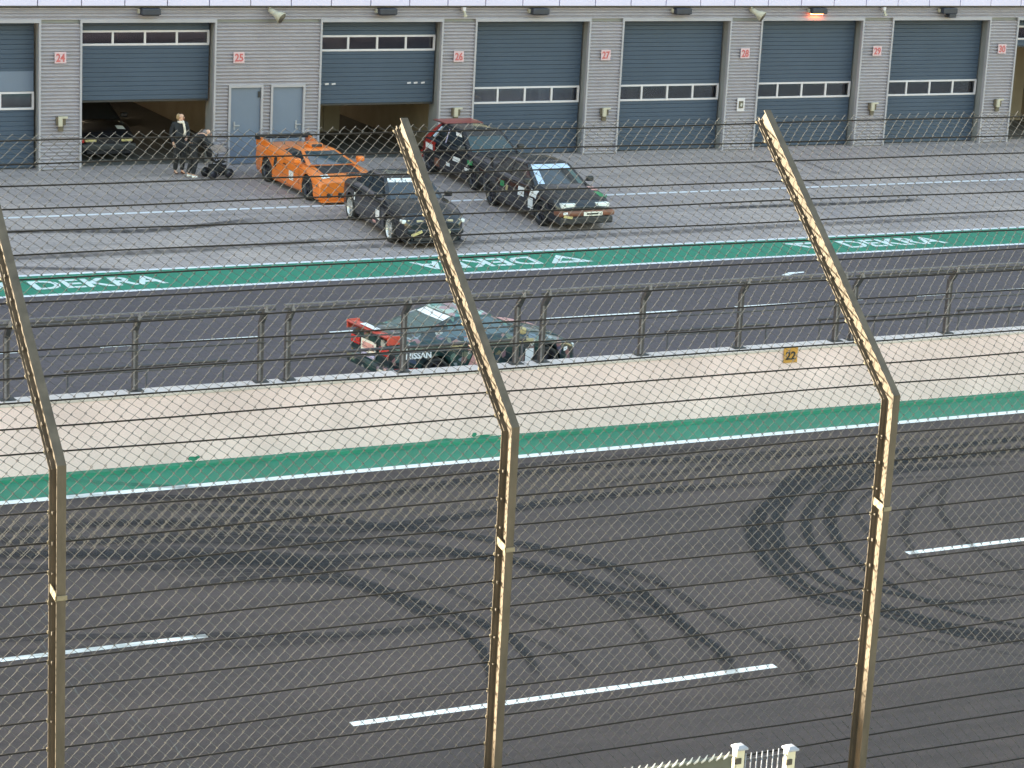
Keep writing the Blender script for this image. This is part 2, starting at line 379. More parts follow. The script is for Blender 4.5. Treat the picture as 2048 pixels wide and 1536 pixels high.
def sponsor(xc, yc, wd, ht, rz, logo_x, name):
    o = text_mesh('DEKRA', 1.0, name, 'letter_paint', 0.024, 0.0); fit_text(o, wd, ht)
    o.location = (xc, yc, 0.0125); o.rotation_euler = (0, 0, rz); o['kind'] = 'structure'
    m = MB(); h = ht*1.05; W = 1.05
    A = [(-W*.55, h*.5), (W*.5, h*.5), (-W*.02, -h*.5)]; B = [(-W*.26, h*.27), (W*.18, h*.27), (-W*.02, -h*.10)]
    m.add([(p[0], p[1], 0) for p in A+B], [(0, 1, 4, 3), (1, 2, 5, 4), (2, 0, 3, 5)])
    l = m.build('painted_emblem', 'letter_paint'); l.location = (logo_x, yc, 0.0125); l.rotation_euler = (0, 0, rz); l['kind'] = 'structure'
sponsor(15.28, 49.12, 2.85, 0.80, 0, 13.0, 'painted_lettering')
sponsor(24.08, 49.12, 3.0, 0.80, R(180), 26.28, 'painted_lettering')
sponsor(35.36, 49.12, 2.85, 0.80, 0, 33.05, 'painted_lettering')

# ------------------------------------------------------------------ tyre marks on the asphalt
def crom(P, n=14):
    P = [Vector(p) for p in P]; out = []
    for i in range(len(P)-1):
        p0, p1, p2, p3 = P[max(i-1, 0)], P[i], P[i+1], P[min(i+2, len(P)-1)]
        for k in range(n):
            t = k/n
            out.append(0.5*((2*p1)+(p2-p0)*t+(2*p0-5*p1+4*p2-p3)*t*t+(3*p1-p0-3*p2+p3)*t**3))
    return out+[P[-1]]
rnd_ = random.Random(11)
TM = dict(v=[], f=[], uv=[], st=[])
def skid(px, width, strength, off=(0, 0), s=1.0, double=False):
    pts = [ground_at(off[0]+x/s, off[1]+y/s) for x, y in px]
    pts = crom([(p.x, p.y, 0) for p in pts]); z = 0.0050+0.00035*(len(TM['st']) % 97)/20; ln = 0.0; i0 = len(TM['v'])
    z += 0.00002*len(TM['f'])/10
    n = len(pts)
    for i, p in enumerate(pts):
        d = (pts[min(i+1, n-1)]-pts[max(i-1, 0)]).normalized(); q = Vector((-d.y, d.x, 0))
        if i: ln += (p-pts[i-1]).length
        e = min(1.0, i/(n*0.12), (n-1-i)/(n*0.12))
        for sgn in (-1, 1):
            TM['v'].append((p.x+q.x*sgn*width/2, p.y+q.y*sgn*width/2, z)); TM['uv'].append((ln, (sgn+1)/2)); TM['st'].append(min(1.0, strength*1.6)*max(0.0, e))
        if i: TM['f'].append((i0+2*i-2, i0+2*i-1, i0+2*i+1, i0+2*i))
R6 = dict(off=(1300, 800), s=2.087)
for px, wd, st in [
    ([(960, 235), (740, 275), (620, 315), (520, 410), (440, 500), (440, 590), (500, 690), (590, 770), (720, 835), (870, 872), (1000, 905), (1200, 960), (1400, 1000), (1640, 1015)], .30, .75),
    ([(1000, 245), (800, 285), (640, 360), (560, 440), (530, 520), (545, 610), (620, 690), (740, 765), (880, 820), (1000, 870), (1300, 950), (1640, 985)], .34, .95),
    ([(1560, 230), (1250, 240), (1000, 265), (800, 325), (690, 420), (650, 520), (690, 620), (780, 715), (900, 775), (1050, 815), (1250, 845), (1640, 835)], .26, .8),
    ([(1560, 260), (1250, 275), (1000, 300), (850, 350), (765, 440), (755, 520), (800, 610), (880, 690), (1000, 770), (1180, 850), (1400, 915), (1640, 965)], .26, .7),
    ([(1250, 320), (1040, 330), (930, 380), (860, 440), (880, 510), (950, 600), (1080, 730), (1230, 800)], .2, .4),
    ([(380, 440), (400, 540), (440, 650), (560, 775), (740, 870), (900, 935), (1200, 1010), (1640, 1085)], .2, .35),
    ([(470, 470), (480, 560), (560, 690), (680, 790), (860, 850), (1060, 900), (1300, 965), (1640, 1010)], .26, .7),
    ([(1640, 150), (1300, 190), (1050, 215), (820, 245), (640, 300)], .34, .75),
    ([(1640, 195), (1350, 225), (1100, 245), (900, 275)], .30, .8),
    ([(1640, 120), (1200, 160), (900, 200), (600, 235), (200, 290), (-300, 360)], .3, .35),
    ([(1250, 340), (1210, 440), (1250, 520), (1400, 650), (1640, 760)], .24, .4),
    ([(1330, 300), (1200, 360), (1100, 450), (1060, 560), (1150, 680), (1350, 760), (1640, 800)], .26, .4),
    ([(0, 720), (80, 790), (200, 860), (330, 930), (450, 990), (560, 1050), (640, 1110)], .34, .5),
    ([(-60, 780), (60, 880), (180, 970), (280, 1040), (330, 1100)], .34, .55),
    ([(-200, 690), (0, 830), (140, 960), (200, 1060)], .3, .4),
    ([(-300, 760), (-150, 860), (-40, 980), (40, 1100)], .3, .35),
    ([(560, 980), (600, 1060), (640, 1120), (660, 1200)], .4, .3), ([(260, 1060), (330, 1120), (390, 1200)], .4, .3)]:
    skid(px, wd*.62, st, **R6)
    if st > .5:
        skid([(x+rnd_.uniform(8, 16), y+rnd_.uniform(5, 9)) for x, y in px], wd*.5, st*rnd_.uniform(.7, 1.0), **R6)
        skid([(x-rnd_.uniform(9, 18), y-rnd_.uniform(4, 9)) for x, y in px], wd*.5, st*rnd_.uniform(.5, .9), **R6)
L5 = dict(off=(650, 800), s=2.087)
for px, wd, st in [
    ([(-700, 780), (-300, 745), (0, 752), (200, 795), (400, 880), (550, 950), (650, 1040), (690, 1130), (695, 1210)], .26, .7),
    ([(-700, 730), (-300, 715), (0, 728), (250, 790), (450, 865), (600, 905), (740, 970), (830, 1050), (890, 1150)], .24, .6),
    ([(-600, 690), (-200, 690), (100, 735), (350, 830), (480, 880), (690, 960), (850, 1000), (1000, 1070), (1100, 1150)], .22, .4),
    ([(-900, 440), (-400, 450), (0, 490), (200, 520), (450, 540), (650, 575), (850, 605), (1050, 650), (1250, 710), (1450, 785)], .30, .85),
    ([(-900, 560), (-400, 560), (0, 585), (300, 590), (600, 640), (800, 680), (1000, 740), (1200, 830), (1400, 900), (1600, 1000)], .28, .6),
    ([(-900, 610), (-300, 640), (0, 660), (300, 645), (500, 640), (750, 660), (1000, 720), (1250, 800), (1500, 910)], .34, .55),
    ([(-900, 665), (-300, 680), (0, 685), (200, 700), (420, 760), (650, 850), (900, 930), (1100, 1020)], .3, .35),
    ([(-1200, 500), (-500, 520), (0, 540), (300, 520), (600, 480), (900, 430), (1300, 385), (2000, 330)], .34, .8),
    ([(-1200, 400), (-500, 410), (0, 425), (300, 380), (700, 320), (1200, 270), (1700, 235), (2300, 190)], .34, .55),
    ([(-1200, 330), (-300, 380), (200, 350), (700, 290), (1200, 240), (2000, 165)], .30, .35),
    ([(-1500, 640), (-1000, 640), (-600, 650), (-200, 665), (100, 700)], .6, .55),
    ([(-1500, 590), (-1000, 590), (-600, 585), (-200, 600), (150, 630)], .6, .5),
    ([(-1500, 560), (-900, 520), (-300, 500), (100, 510)], .45, .5),
    ([(-1500, 690), (-1000, 705), (-600, 700), (-300, 690), (0, 700)], .45, .45),
    ([(-1500, 1010), (-700, 985), (0, 985), (300, 965), (560, 930)], .35, .45),
    ([(-1500, 1080), (-900, 1040), (-300, 1020), (200, 990)], .5, .25)]:
    skid(px, wd*.7, st, **L5)
    if st > .5: skid([(x+rnd_.uniform(-4, 4), y+rnd_.uniform(10, 16)) for x, y in px], wd*.6, st*rnd_.uniform(.6, .9), **L5)
for px, wd, st in [([(-40, 466), (120, 463), (300, 462), (520, 440)], .5, .55), ([(-40, 520), (150, 512), (400, 500), (700, 478)], .5, .4), ([(1400, 418), (1640, 410), (1750, 405), (1850, 400)], .4, .7),
                   ([(560, 500), (900, 488), (1250, 470), (1600, 452), (2060, 430)], .5, .35), ([(1500, 330), (1570, 350), (1640, 372)], .16, .5), ([(1600, 322), (1680, 350)], .16, .35), ([(-40, 535), (80, 538), (260, 541)], .3, .5)]:
    skid(px, wd, st)
me = bpy.data.meshes.new('tyre_marks'); me.from_pydata([(x, y, z+(0.004 if y > 48.4 else 0)) for x, y, z in TM['v']], [], TM['f']); me.materials.append(MATS['tyre_rubber_mark'])
ul = me.uv_layers.new(name='UVMap')
for lp in me.loops: ul.data[lp.index].uv = TM['uv'][lp.vertex_index]
at = me.attributes.new('strength', 'FLOAT', 'POINT'); at.data.foreach_set('value', TM['st'])
tmo = bpy.data.objects.new('tyre_marks', me); C.objects.link(tmo); tmo['kind'] = 'structure'

# fine pale joints in the asphalt at the near left
m = MB(); rc = random.Random(3)
for pl in ([(-60, 1130), (40, 1230), (150, 1380), (260, 1540), (330, 1640)], [(130, 1300), (250, 1420), (340, 1540), (420, 1660)], [(300, 1430), (400, 1560), (450, 1640)], [(-40, 1090), (60, 1190), (130, 1300)]):
    P = crom([tuple(ground_at(x, y)) for x, y in pl], 16)
    for i in range(len(P)-1):
        if rc.random() < .22: continue
        d = (P[i+1]-P[i]).normalized(); q = Vector((-d.y, d.x, 0))*rc.uniform(.004, .011); j = q*rc.uniform(-.6, .6)
        a, b = P[i]+j, P[i+1]+j; a.z = b.z = .0035; m.add([a+q, a-q, b-q, b+q], [(0, 1, 2, 3)])
struct('asphalt_joints', m, 'joint_dust')

# ================================================================== PIT BUILDING
HT = 18.0  # unseen top raised so the building shades the track and blocks sunward glow
bld = thing('pit_building', 'long grey pit building with ribbed metal cladding and a row of garage doors', 'building', (33.0, YG, 0))
def clad(x0, x1, z0, z1, y=YG):
    """horizontal ribbed sheet, one mesh"""
    m = MB(); P = 0.0935; prof = []
    z = z0
    while z < z1-0.02:
        for dz, dy in ((0.0, 0.0), (0.018, 0.0), (0.036, 0.055), (0.044, 0.055)):
            if z+dz <= z1: prof.append((z+dz, dy))
        z += P
    prof.append((z1, 0.0)); n = len(prof)
    m.add([(x0, y+d, zz) for zz, d in prof]+[(x1, y+d, zz) for zz, d in prof], [(i, i+1, n+i+1, n+i) for i in range(n-1)])
    return m.build('cladding', 'corrugated_metal', bld, world=True, fix=False)
PIL = [(13.10, 14.16), (17.77, 18.86), (22.52, 25.53), (29.13, 30.16), (33.75, 34.83), (38.42, 39.49), (43.08, 44.16), (47.79, 48.86), (52.5, 53.56)]
DOORS = [(PIL[i][1], PIL[i+1][0]) for i in range(len(PIL)-1)]
ZD = 3.83; REC = 0.36
SD = [(22.98, 23.84), (24.18, 25.05)]            # service doors in the wide pier
for (a, b) in PIL:
    if b-a < 2: clad(a+.03, b-.03, 0.03, ZD)
    else:
        clad(a+.03, b-.03, 2.16, ZD); clad(a+.03, SD[0][0]-.07, .03, 2.16); clad(SD[0][1]+.07, SD[1][0]-.07, .03, 2.16); clad(SD[1][1]+.07, b-.03, .03, 2.16)
clad(-60, 110, ZD+.08, 4.24)
clad(-60, 13.1, .03, ZD+.08); clad(53.56, 110, .03, ZD+.08)
m = MB()
for (a, b) in PIL: m.box(a+.01, b-.01, YG+.075, YG+REC+.35, 0, ZD)            # pier core
m.box(-60, 13.1, YG+.075, YG+.4, 0, 4.2); m.box(53.56, 110, YG+.075, YG+.4, 0, 4.2); m.box(13.1, 53.56, YG+.075, YG+REC-.02, ZD, 4.2)
m.build('pier', 'reveal_metal', bld, world=True)
for (a, b) in DOORS:                                                          # light frame round every opening
    m = MB(); t = .055
    m.box(a-.03, a+t-.03, YG-.025, YG+.10, 0, ZD+.08); m.box(b+.03-t, b+.03, YG-.025, YG+.10, 0, ZD+.08); m.box(a-.03+t, b+.03-t, YG-.025, YG+.10, ZD, ZD+.08)
    m.build('opening_trim', 'frame_metal', bld, world=True)
# fascia above the garages
m = MB(); x = 15.36-1.152*66
while x < 110:
    m.bbox(x+.012, x+1.152-.012, YG-.16, YG-.10, 4.285, 5.35, .006); x += 1.152
m.build('fascia', 'fascia_panel', bld, world=True)
m = MB().box(-60, 110, YG-.095, YG+.05, 4.245, 5.4).build('fascia_backing', 'shutter_box_dark', bld, world=True)
m = MB().box(-60, 110, YG+.0, YG+.5, 5.4, HT); m.build('wall', 'corrugated_metal', bld, world=True)
m = MB()
for i in range(-12, 24): m.box(i*4.67+.4, i*4.67+4.2, YG-.03, YG-.003, 6.6, 8.4)
m.build('window', 'car_glass', bld, world=True)
m = MB().box(-60.2, 110.2, YG-.2, YG+18, HT, HT+.25); m.build('roof', 'concrete', bld, world=True)
m = MB().box(-60, 110, YG+13.0, YG+13.3, 0.01, HT); m.box(-60, -59.7, YG+.5, YG+13, .01, HT); m.box(109.7, 110, YG+.5, YG+13, .01, HT)
m.box(-59.7, 109.7, YG+.41, YG+13, 4.25, 4.5)
m.build('inner_wall', 'interior_wall', bld, world=True)
m = MB()
for (a, b) in PIL: m.box((a+b)/2-.08, (a+b)/2+.08, YG+REC+.36, YG+13, .01, 4.24)
m.build('partition_wall', 'interior_wall', bld, world=True)
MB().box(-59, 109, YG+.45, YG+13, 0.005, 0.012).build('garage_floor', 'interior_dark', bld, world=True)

def garage_door(x0, x1, lift, zw0=1.50, zw1=1.95, panes=4, tint='door_panel'):
    """sectional door, closed height ZD; lift raises the whole leaf"""
    a, b = x0+.05, x1-.05; y0, y1 = YG+REC, YG+REC+.06
    m = MB()
    def sect(z0, z1):
        z = z0
        while z < z1-.01:
            zt = min(z+.122, z1); m.bbox(a, b, y0, y1, z+.003, zt-.003, .006); z = zt
    top = min(ZD+.2, ZD+.2+lift)
    bw, tw = zw0+lift, zw1+lift
    sect(max(.03, lift+.03), bw)
    if tw < ZD: sect(tw, min(ZD+.1, ZD+lift))
    d = m.build('garage_door', tint, bld, world=True)
    if bw < ZD:
        m = MB(); tw2 = min(tw, ZD+.05); fr = .055
        m.bbox(a, b, y0-.02, y1, bw, bw+fr, .006); m.bbox(a, b, y0-.02, y1, tw2-fr, tw2, .006)
        for i in range(panes+1):
            xx = a+fr/2+(b-a-fr)*i/panes; m.box(xx-fr/2, xx+fr/2, y0-.017, y1-.003, bw+fr, tw2-fr)
        m.build('window_frame', 'window_frame_white', d, world=True)
        MB().box(a+fr, b-fr, y0+.02, y0+.028, bw+fr, tw2-fr).build('pane', 'pane_glass', d, world=True)
    m = MB().box(a, b, y0-.005, y1+.005, max(.012, lift-.02), max(.03, lift+.028)); m.build('bottom_seal', 'dark_plastic', d, world=True)
    return d
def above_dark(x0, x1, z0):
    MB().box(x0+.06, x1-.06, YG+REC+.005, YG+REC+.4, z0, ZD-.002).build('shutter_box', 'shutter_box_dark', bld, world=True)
garage_door(*DOORS[0], 0, 1.55, 2.02)
garage_door(*DOORS[1], 1.73, 1.46, 1.86); above_dark(*DOORS[1], 3.60)
garage_door(*DOORS[2], 1.53, 1.46, 1.90)
for i in (3, 4, 5, 6): garage_door(*DOORS[i], 0, 1.47, 1.95)
garage_door(*DOORS[7], 2.95, .22, .66)
d0 = [o for o in bld.children if o.name == 'garage_door'][0]
m = MB().box(14.22, 17.70, YG+REC-.012, YG+REC-.004, 1.98+.05, 2.55); m.build('pale_panel', 'service_door_paint', d0, world=True)
d25 = [o for o in bld.children if o.name.startswith('garage_door')][2]
for sx in (25.66, 25.88, 26.08, 28.34, 28.54, 28.76):
    MB().obox((sx, YG+REC-.006, 2.10), (.055, 0, .006), (0, .004, 0), (-.004, 0, .022)).build('ventilation_slot', 'window_frame_white', d25, world=True)
for n, (a, b) in enumerate(SD):
    d = MB().bbox(a, b, YG+.035, YG+.08, .03, 2.09, .005).build('service_door', 'service_door_paint', bld, world=True)
    m = MB(); t = .06
    m.box(a-t, a, YG-.03, YG+.09, 0, 2.16); m.box(b, b+t, YG-.03, YG+.09, 0, 2.16); m.box(a, b, YG-.03, YG+.09, 2.09, 2.16); m.build('door_frame', 'frame_metal', d, world=True)
    hx = a+.10 if n == 0 else b-.20
    m = MB().bbox(hx, hx+.05, YG+.015, YG+.037, .95, 1.17, .004); m.bbox(hx, hx+.17, YG-.01, YG+.012, 1.05, 1.085, .006); m.build('handle', 'cap_metal', d, world=True)
    if n == 0: MB().bbox(b-.08, b-.02, YG-.005, YG+.033, 1.82, 1.98, .005).build('door_closer', 'dark_plastic', d, world=True)

# numbers on the piers
SIGNS = [(18.305, 2.94, '24'), (23.175, 2.90, '25'), (29.645, 2.87, '26'), (34.295, 2.87, '27'), (38.96, 2.88, '28'), (43.64, 2.91, '29'), (48.31, 2.94, '30')]
for x, z, s in SIGNS:
    t = thing('number_sign', 'square pink garage number sign reading %s on the ribbed pier' % s, 'sign', (x, YG-.04, z-.15), 0, 'garage number signs')
    MB().bbox(-.155, .155, 0, .02, 0, .30, .006).build('plate', 'sign_pink', t)
    o = text_mesh(s, .3, 'numerals', 'sign_red', .008); fit_text(o, .235, .215); o.parent = t; o.location = (0, -.004, .15); o.rotation_euler = (R(90), 0, 0)
# lamp boxes above the doors
LAMPS = [(20.66, 'over the half open door of garage 24'), (27.38, 'over the half open door of garage 25'), (32.04, 'over closed garage door 26'), (36.67, 'over closed garage door 27'), (41.33, 'over closed garage door 28, glowing orange below'), (46.06, 'over closed garage door 29, hanging lower')]
for i, (x, s) in enumerate(LAMPS):
    t = thing('wall_lamp', 'dark blue box lamp '+s, 'lamp', (x, YG, 4.03), 0, 'box lamps above the garage doors')
    MB().bbox(-.26, .26, -.26, -.02, .02, .19, .02).build('housing', 'lamp_housing', t)
    MB().box(-.31, -.265, -.10, .0, .05, .16).build('bracket', 'beige_plastic', t)
    if i == 5: MB().bbox(-.02, .25, -.24, -.03, -.10, .017, .02).build('lens', 'lamp_housing', t)
    elif i == 4: MB().bbox(-.20, .20, -.12, -.03, -.004, .017, .008).build('lens', 'lamp_glow', t)
    else: MB().bbox(-.22, .22, -.22, -.06, 0, .017, .005).build('lens', 'dark_plastic', t)
for x, s in ((24.12, 'on the lintel above the wide pier with two service doors'), (39.16, 'on the lintel above pier 28')):
    t = thing('horn_speaker', 'beige horn loudspeaker '+s, 'loudspeaker', (x, YG, 4.05), 0, 'horn loudspeakers on the lintel')
    m = MB(); a = Vector((-.12, -.06, .12)); d = Vector((.30, -.34, -.24)).normalized()
    m.tube([a, a+d*.14, a+d*.22, a+d*.42], [.075, .08, .09, .17], 14); m.build('horn', 'beige_plastic', t)
    MB().tube([a+d*.405, a+d*.425], [.145, .150], 14).build('horn_mouth', 'brown_box', t)
    MB().box(-.15, -.09, -.10, 0, .08, .19).build('bracket', 'beige_plastic', t)
for x, s in ((29.71, 'between garages 25 and 26'), (43.71, 'between garages 28 and 29')):
    t = thing('camera_bracket', 'small white camera on a lintel bracket '+s, 'camera', (x, YG, 4.0), 0, 'small cameras on the lintel')
    MB().bbox(-.05, .05, -.14, 0, .14, .24, .01).build('bracket', 'window_frame_white', t)
    m = MB().tube([(0, -.10, .16), (.01, -.16, .04)], .035, 8); m.bbox(-.03, .05, -.22, -.12, -.02, .05, .01); m.build('camera_body', 'beige_plastic', t)
for x, z, s in ((18.32, 1.03, '24'), (29.63, 1.06, '26, above the red and black car'), (34.35, .97, '27'), (43.63, .96, '29'), (48.34, .99, '30')):
    t = thing('socket_box', 'brown socket box with a cream cover on pier '+s, 'socket', (x, YG, z), 0, 'socket boxes on the piers')
    MB().bbox(-.13, .13, -.07, 0, .16, .38, .01).build('back_box', 'brown_box', t)
    MB().bbox(-.09, .02, -.15, -.072, .14, .40, .01).build('cover', 'beige_plastic', t)
    MB().bbox(.022, .17, -.12, -.072, .34, .40, .008).build('hood', 'beige_plastic', t)
    MB().bbox(-.07, .07, -.06, 0, 0, .155, .01).build('plug_housing', 'brown_box', t)
t = thing('intercom_panel', 'white intercom panel with a dark recess on pier 28', 'intercom', (38.95, YG, 1.16))
MB().bbox(-.13, .13, -.035, 0, 0, .40, .008).build('plate', 'window_frame_white', t)
MB().bbox(-.08, .07, -.05, -.036, .10, .31, .008).build('recess', 'brown_box', t)
MB().obox((.0, -.053, .20), (.012, 0, .045), (0, .003, 0), (.03, 0, -.01)).build('handset', 'tip_white', t)

# inside the garages
def strip_light(x, y, z, l, lab):
    t = thing('ceiling_light', lab, 'light', (x, y, z), 0, 'strip lights inside the garages')
    MB().box(-l/2, l/2, -.06, .06, 0, .05).build('housing', 'frame_metal', t)
    MB().bbox(-l/2+.02, l/2-.02, -.045, .045, -.04, -.002, .01).build('tube', 'tube_glow', t)
strip_light(20.3, 70.0, 3.6, 1.5, 'white strip light deep inside garage 24')
strip_light(27.4, 72.0, 3.4, 1.5, 'white strip light deep inside garage 25')
strip_light(50.8, 70.0, 3.4, 1.5, 'white strip light deep inside garage 30')
strip_light(31.9, 70.0, 3.4, 1.5, 'white strip light behind the windows of garage 26')
strip_light(36.5, 70.0, 3.4, 1.5, 'white strip light behind the windows of garage 27')
strip_light(16.0, 69.0, 3.4, 1.5, 'white strip light behind the window of garage 23')
def cabinet(x, y, w_, d_, h, mat, lab, cat='cabinet', name='tool_cabinet', drawers=4):
    t = thing(name, lab, cat, (x, y, .012))
    MB().bbox(-w_/2, w_/2, 0, d_, .06, h, .015).build('carcass', mat, t)
    for i in range(drawers):
        z0 = .10+(h-.16)*i/drawers
        f = MB().bbox(-w_/2+.03, w_/2-.03, -.02, -.002, z0, z0+(h-.16)/drawers-.03, .008).build('drawer', mat, t)
        MB().box(-w_/4, w_/4, -.045, -.022, z0+.06, z0+.085).build('handle', 'dark_plastic', f)
    for sx in (-1, 1): MB().lathe([(.0, -.02), (.05, -.02), (.05, .02), (0, .02)], (sx*(w_/2-.07), d_/2, .05), 'Y', 12).build('castor', 'rubber', t)
cabinet(32.0, 66.5, 1.0, .5, 1.05, 'yellow_paint', 'yellow tool cabinet glimpsed through the windows of garage door 26')
cabinet(36.55, 66.0, .7, .5, 1.15, 'wood_tan', 'tan tool cabinet glimpsed through the windows of garage door 27')
cabinet(21.25, 69.5, .9, .6, 1.9, 'cloth_dark', 'tall dark cabinet deep inside garage 24', name='storage_cabinet', drawers=2)
t = thing('work_lamp', 'lit yellow work lamp on a stand inside garage 24', 'lamp', (20.55, 67.0, .012))
MB().tube([(0, 0, .05), (0, 0, 1.45)], .02, 8).build('stand', 'dark_plastic', t)
m = MB()
for a in range(3): m.tube([(0, 0, .35), (.32*math.cos(a*2.1), .32*math.sin(a*2.1), .01)], .015, 6)
m.build('tripod_leg', 'dark_plastic', t)
MB().bbox(-.12, .12, -.06, .03, 1.42, 1.62, .02).build('lamp_head', 'yellow_paint', t)
MB().bbox(-.09, .09, -.072, -.062, 1.45, 1.59, .004).build('lamp_lens', 'warm_glow', t)
t = thing('wall_screen', 'tan panelled partition screen standing inside garage 25', 'screen', (26.6, 67.0, .012))
for i in range(5): MB().bbox(-1.05+i*.52, -1.05+i*.52+.50, 0, .05, .03, 2.4, .01).build('panel', 'interior_panel', t)
t = thing('wall_screen', 'brown lit partition screen inside the open garage at the right edge', 'screen', (50.5, 66.0, .012))
for i in range(5): MB().bbox(-1.8+i*.72, -1.8+i*.72+.70, 0, .05, .03, 2.9, .01).build('panel', 'interior_panel', t)
t = thing('work_lamp', 'lit yellow work lamp inside the open garage at the right edge', 'lamp', (49.62, 64.4, .012))
MB().tube([(0, 0, .02), (0, 0, 1.2)], [.12, .02], 8).build('stand', 'dark_plastic', t)
MB().bbox(-.08, .08, -.05, .05, 1.2, 1.42, .02).build('lamp_head', 'warm_glow', t)
cabinet(49.6, 65.2, .9, .5, .8, 'interior_dark', 'dark low cabinet inside the open garage at the right edge', name='storage_cabinet', drawers=2)

# ================================================================== PIT WALL AND ITS FENCES
pw = thing('pit_wall', 'long cream painted concrete pit wall with a pale capping between track and pit lane', 'wall', (20, YW, 0))
m = MB().box(-260, 300, YW, YW+.36, 0, 1.165); m.build('wall_body', 'cream_wall', pw, world=True)
m = MB(); x = -261.3
while x < 300: m.bbox(x+.004, x+4.996, YW-.012, YW+.375, 1.167, 1.215, .006); x += 5.0
m.build('capping', 'wall_cap', pw, world=True)
m = MB(); rnd = random.Random(4)
for cx, cz, w_, h_ in ((12.78, .10, .10, .045), (12.86, .115, .05, .03), (17.75, .10, .05, .05), (17.95, .07, .2, .025), (13.1, .03, .25, .02), (15.9, .03, .3, .02), (17.2, .06, .25, .02), (20.6, .03, .3, .015), (14.4, .05, .08, .02)):
    n = 9; P = [(cx+w_*math.cos(a*6.283/n)*rnd.uniform(.6, 1.1), YW-.002, cz+h_*math.sin(a*6.283/n)*rnd.uniform(.6, 1.1)) for a in range(n)]
    m.add(P, [tuple(range(n))])
m.build('paint_splash', 'green_paint', pw, world=True)
t = thing('distance_sign', 'small orange sign reading 22 on the cream pit wall', 'sign', (23.94, YW-.015, .95))
MB().bbox(-.145, .145, -.012, 0, 0, .285, .004).build('plate', 'sign_orange', t)
o = text_mesh('22', .3, 'numerals', 'sign_black', .008); fit_text(o, .21, .15); o.parent = t; o.location = (0, -.0145, .135); o.rotation_euler = (R(90), 0, 0)

YP_ = 36.27; ZP = 1.215
def post_parts(root, x):
    p = MB(); d = .032
    p.bbox(x-.042, x+.042, -.045, .045, .016, 1.02, .008)
    for s in (0,): p.obox((x, -.10, 1.115), (.040, 0, 0), (0, -.032, -.028), (0, -.085, .105))
    o = p.build('post', 'rail_steel', root)
    MB().bbox(x-.044, x-.010, -.052, -.046, .02, 1.0, .002).build('lit_face_strip', 'post_steel_light', o)  # paler strip: light on the post's left face put into the colour
    MB().bbox(x-.11, x+.13, -.10, .09, 0, .016, .004).build('base_plate', 'dark_plastic', o)
    c = MB().add([(x-.035, -.23, 1.20), (x+.035, -.23, 1.20), (x+.035, -.15, 1.22), (x-.035, -.15, 1.22), (x, -.215, 1.335)], [(0, 1, 4), (1, 2, 4), (2, 3, 4), (3, 0, 4), (0, 3, 2, 1)])
    c.build('tip', 'post_steel_light', o)
    MB().obox((x-.005, -.118, 1.155), (.03, 0, 0), (0, -.018, -.016), (0, -.03, .037)).build('clamp', 'tip_white', o)
def wall_fence(xs, label):
    x0 = xs[0]; t = thing('pit_wall_fence', label, 'fence', (x0, YP_, ZP), 0, 'steel cable fence sections on the pit wall')
    xs = [x-x0 for x in xs]
    for x in xs: post_parts(t, x)
    a, b = -.06, xs[-1]+.06
    for y, z in ((-.06, .33), (-.06, .665), (-.11, 1.17)): MB().tube([(a, y, z), (b, y, z)], .014, 6).build('cable', 'rail_steel', t)
    m = MB(); m.box(a-.1, b+.1, -.212, -.184, 1.287, 1.312); x = a
    while x < b: m.box(x, x+.05, -.203, -.192, 1.2505, 1.2865); x += .25
    m.build('top_rail', 'post_steel_light', t)
    m = MB().box(a-.1, b+.1, -.206, -.19, 1.215, 1.25); m.build('slotted_rail', 'rail_steel', t)
wall_fence([7.8, 9.84, 11.89, 13.99], 'leftmost steel cable fence section on the pit wall, left of the green car')
wall_fence([14.45, 16.5, 18.59], 'steel cable fence section on the pit wall in front of the dark green racing car')
wall_fence([19.08, 21.02, 23.0, 25.05], 'steel cable fence section on the pit wall above the orange 22 sign')
wall_fence([25.41, 27.5, 29.55, 31.6], 'rightmost steel cable fence section on the pit wall, behind the tall right post')
def handrail(x0, x1, h, label):
    t = thing('pit_handrail', label, 'railing', (x0, 37.3, 0), 0, 'low handrails behind the pit wall')
    L = x1-x0
    MB().tube([(0, 0, h), (L, 0, h)], .028, 8).build('rail', 'rail_steel', t)
    for k in range(3):
        x = .06+(L-.12)*k/2; p = MB().tube([(x, 0, 0.01), (x, 0, h-.02)], .02, 8).build('post', 'rail_steel', t)
        MB().bbox(x-.06, x+.06, -.06, .06, 0, .01, .002).build('foot', 'rail_steel', p)
handrail(11.05, 13.8, 1.33, 'low steel handrail behind the pit wall, left of the green racing car')
handrail(14.85, 19.3, 1.35, 'low steel handrail behind the pit wall, right beside the green racing car')
handrail(22.1, 24.3, 1.33, 'low steel handrail behind the pit wall near the orange 22 sign')
handrail(25.35, 27.9, 1.36, 'low steel handrail behind the pit wall right of the tall right post')
handrail(28.5, 31, 1.36, 'low steel handrail behind the pit wall at the right edge')

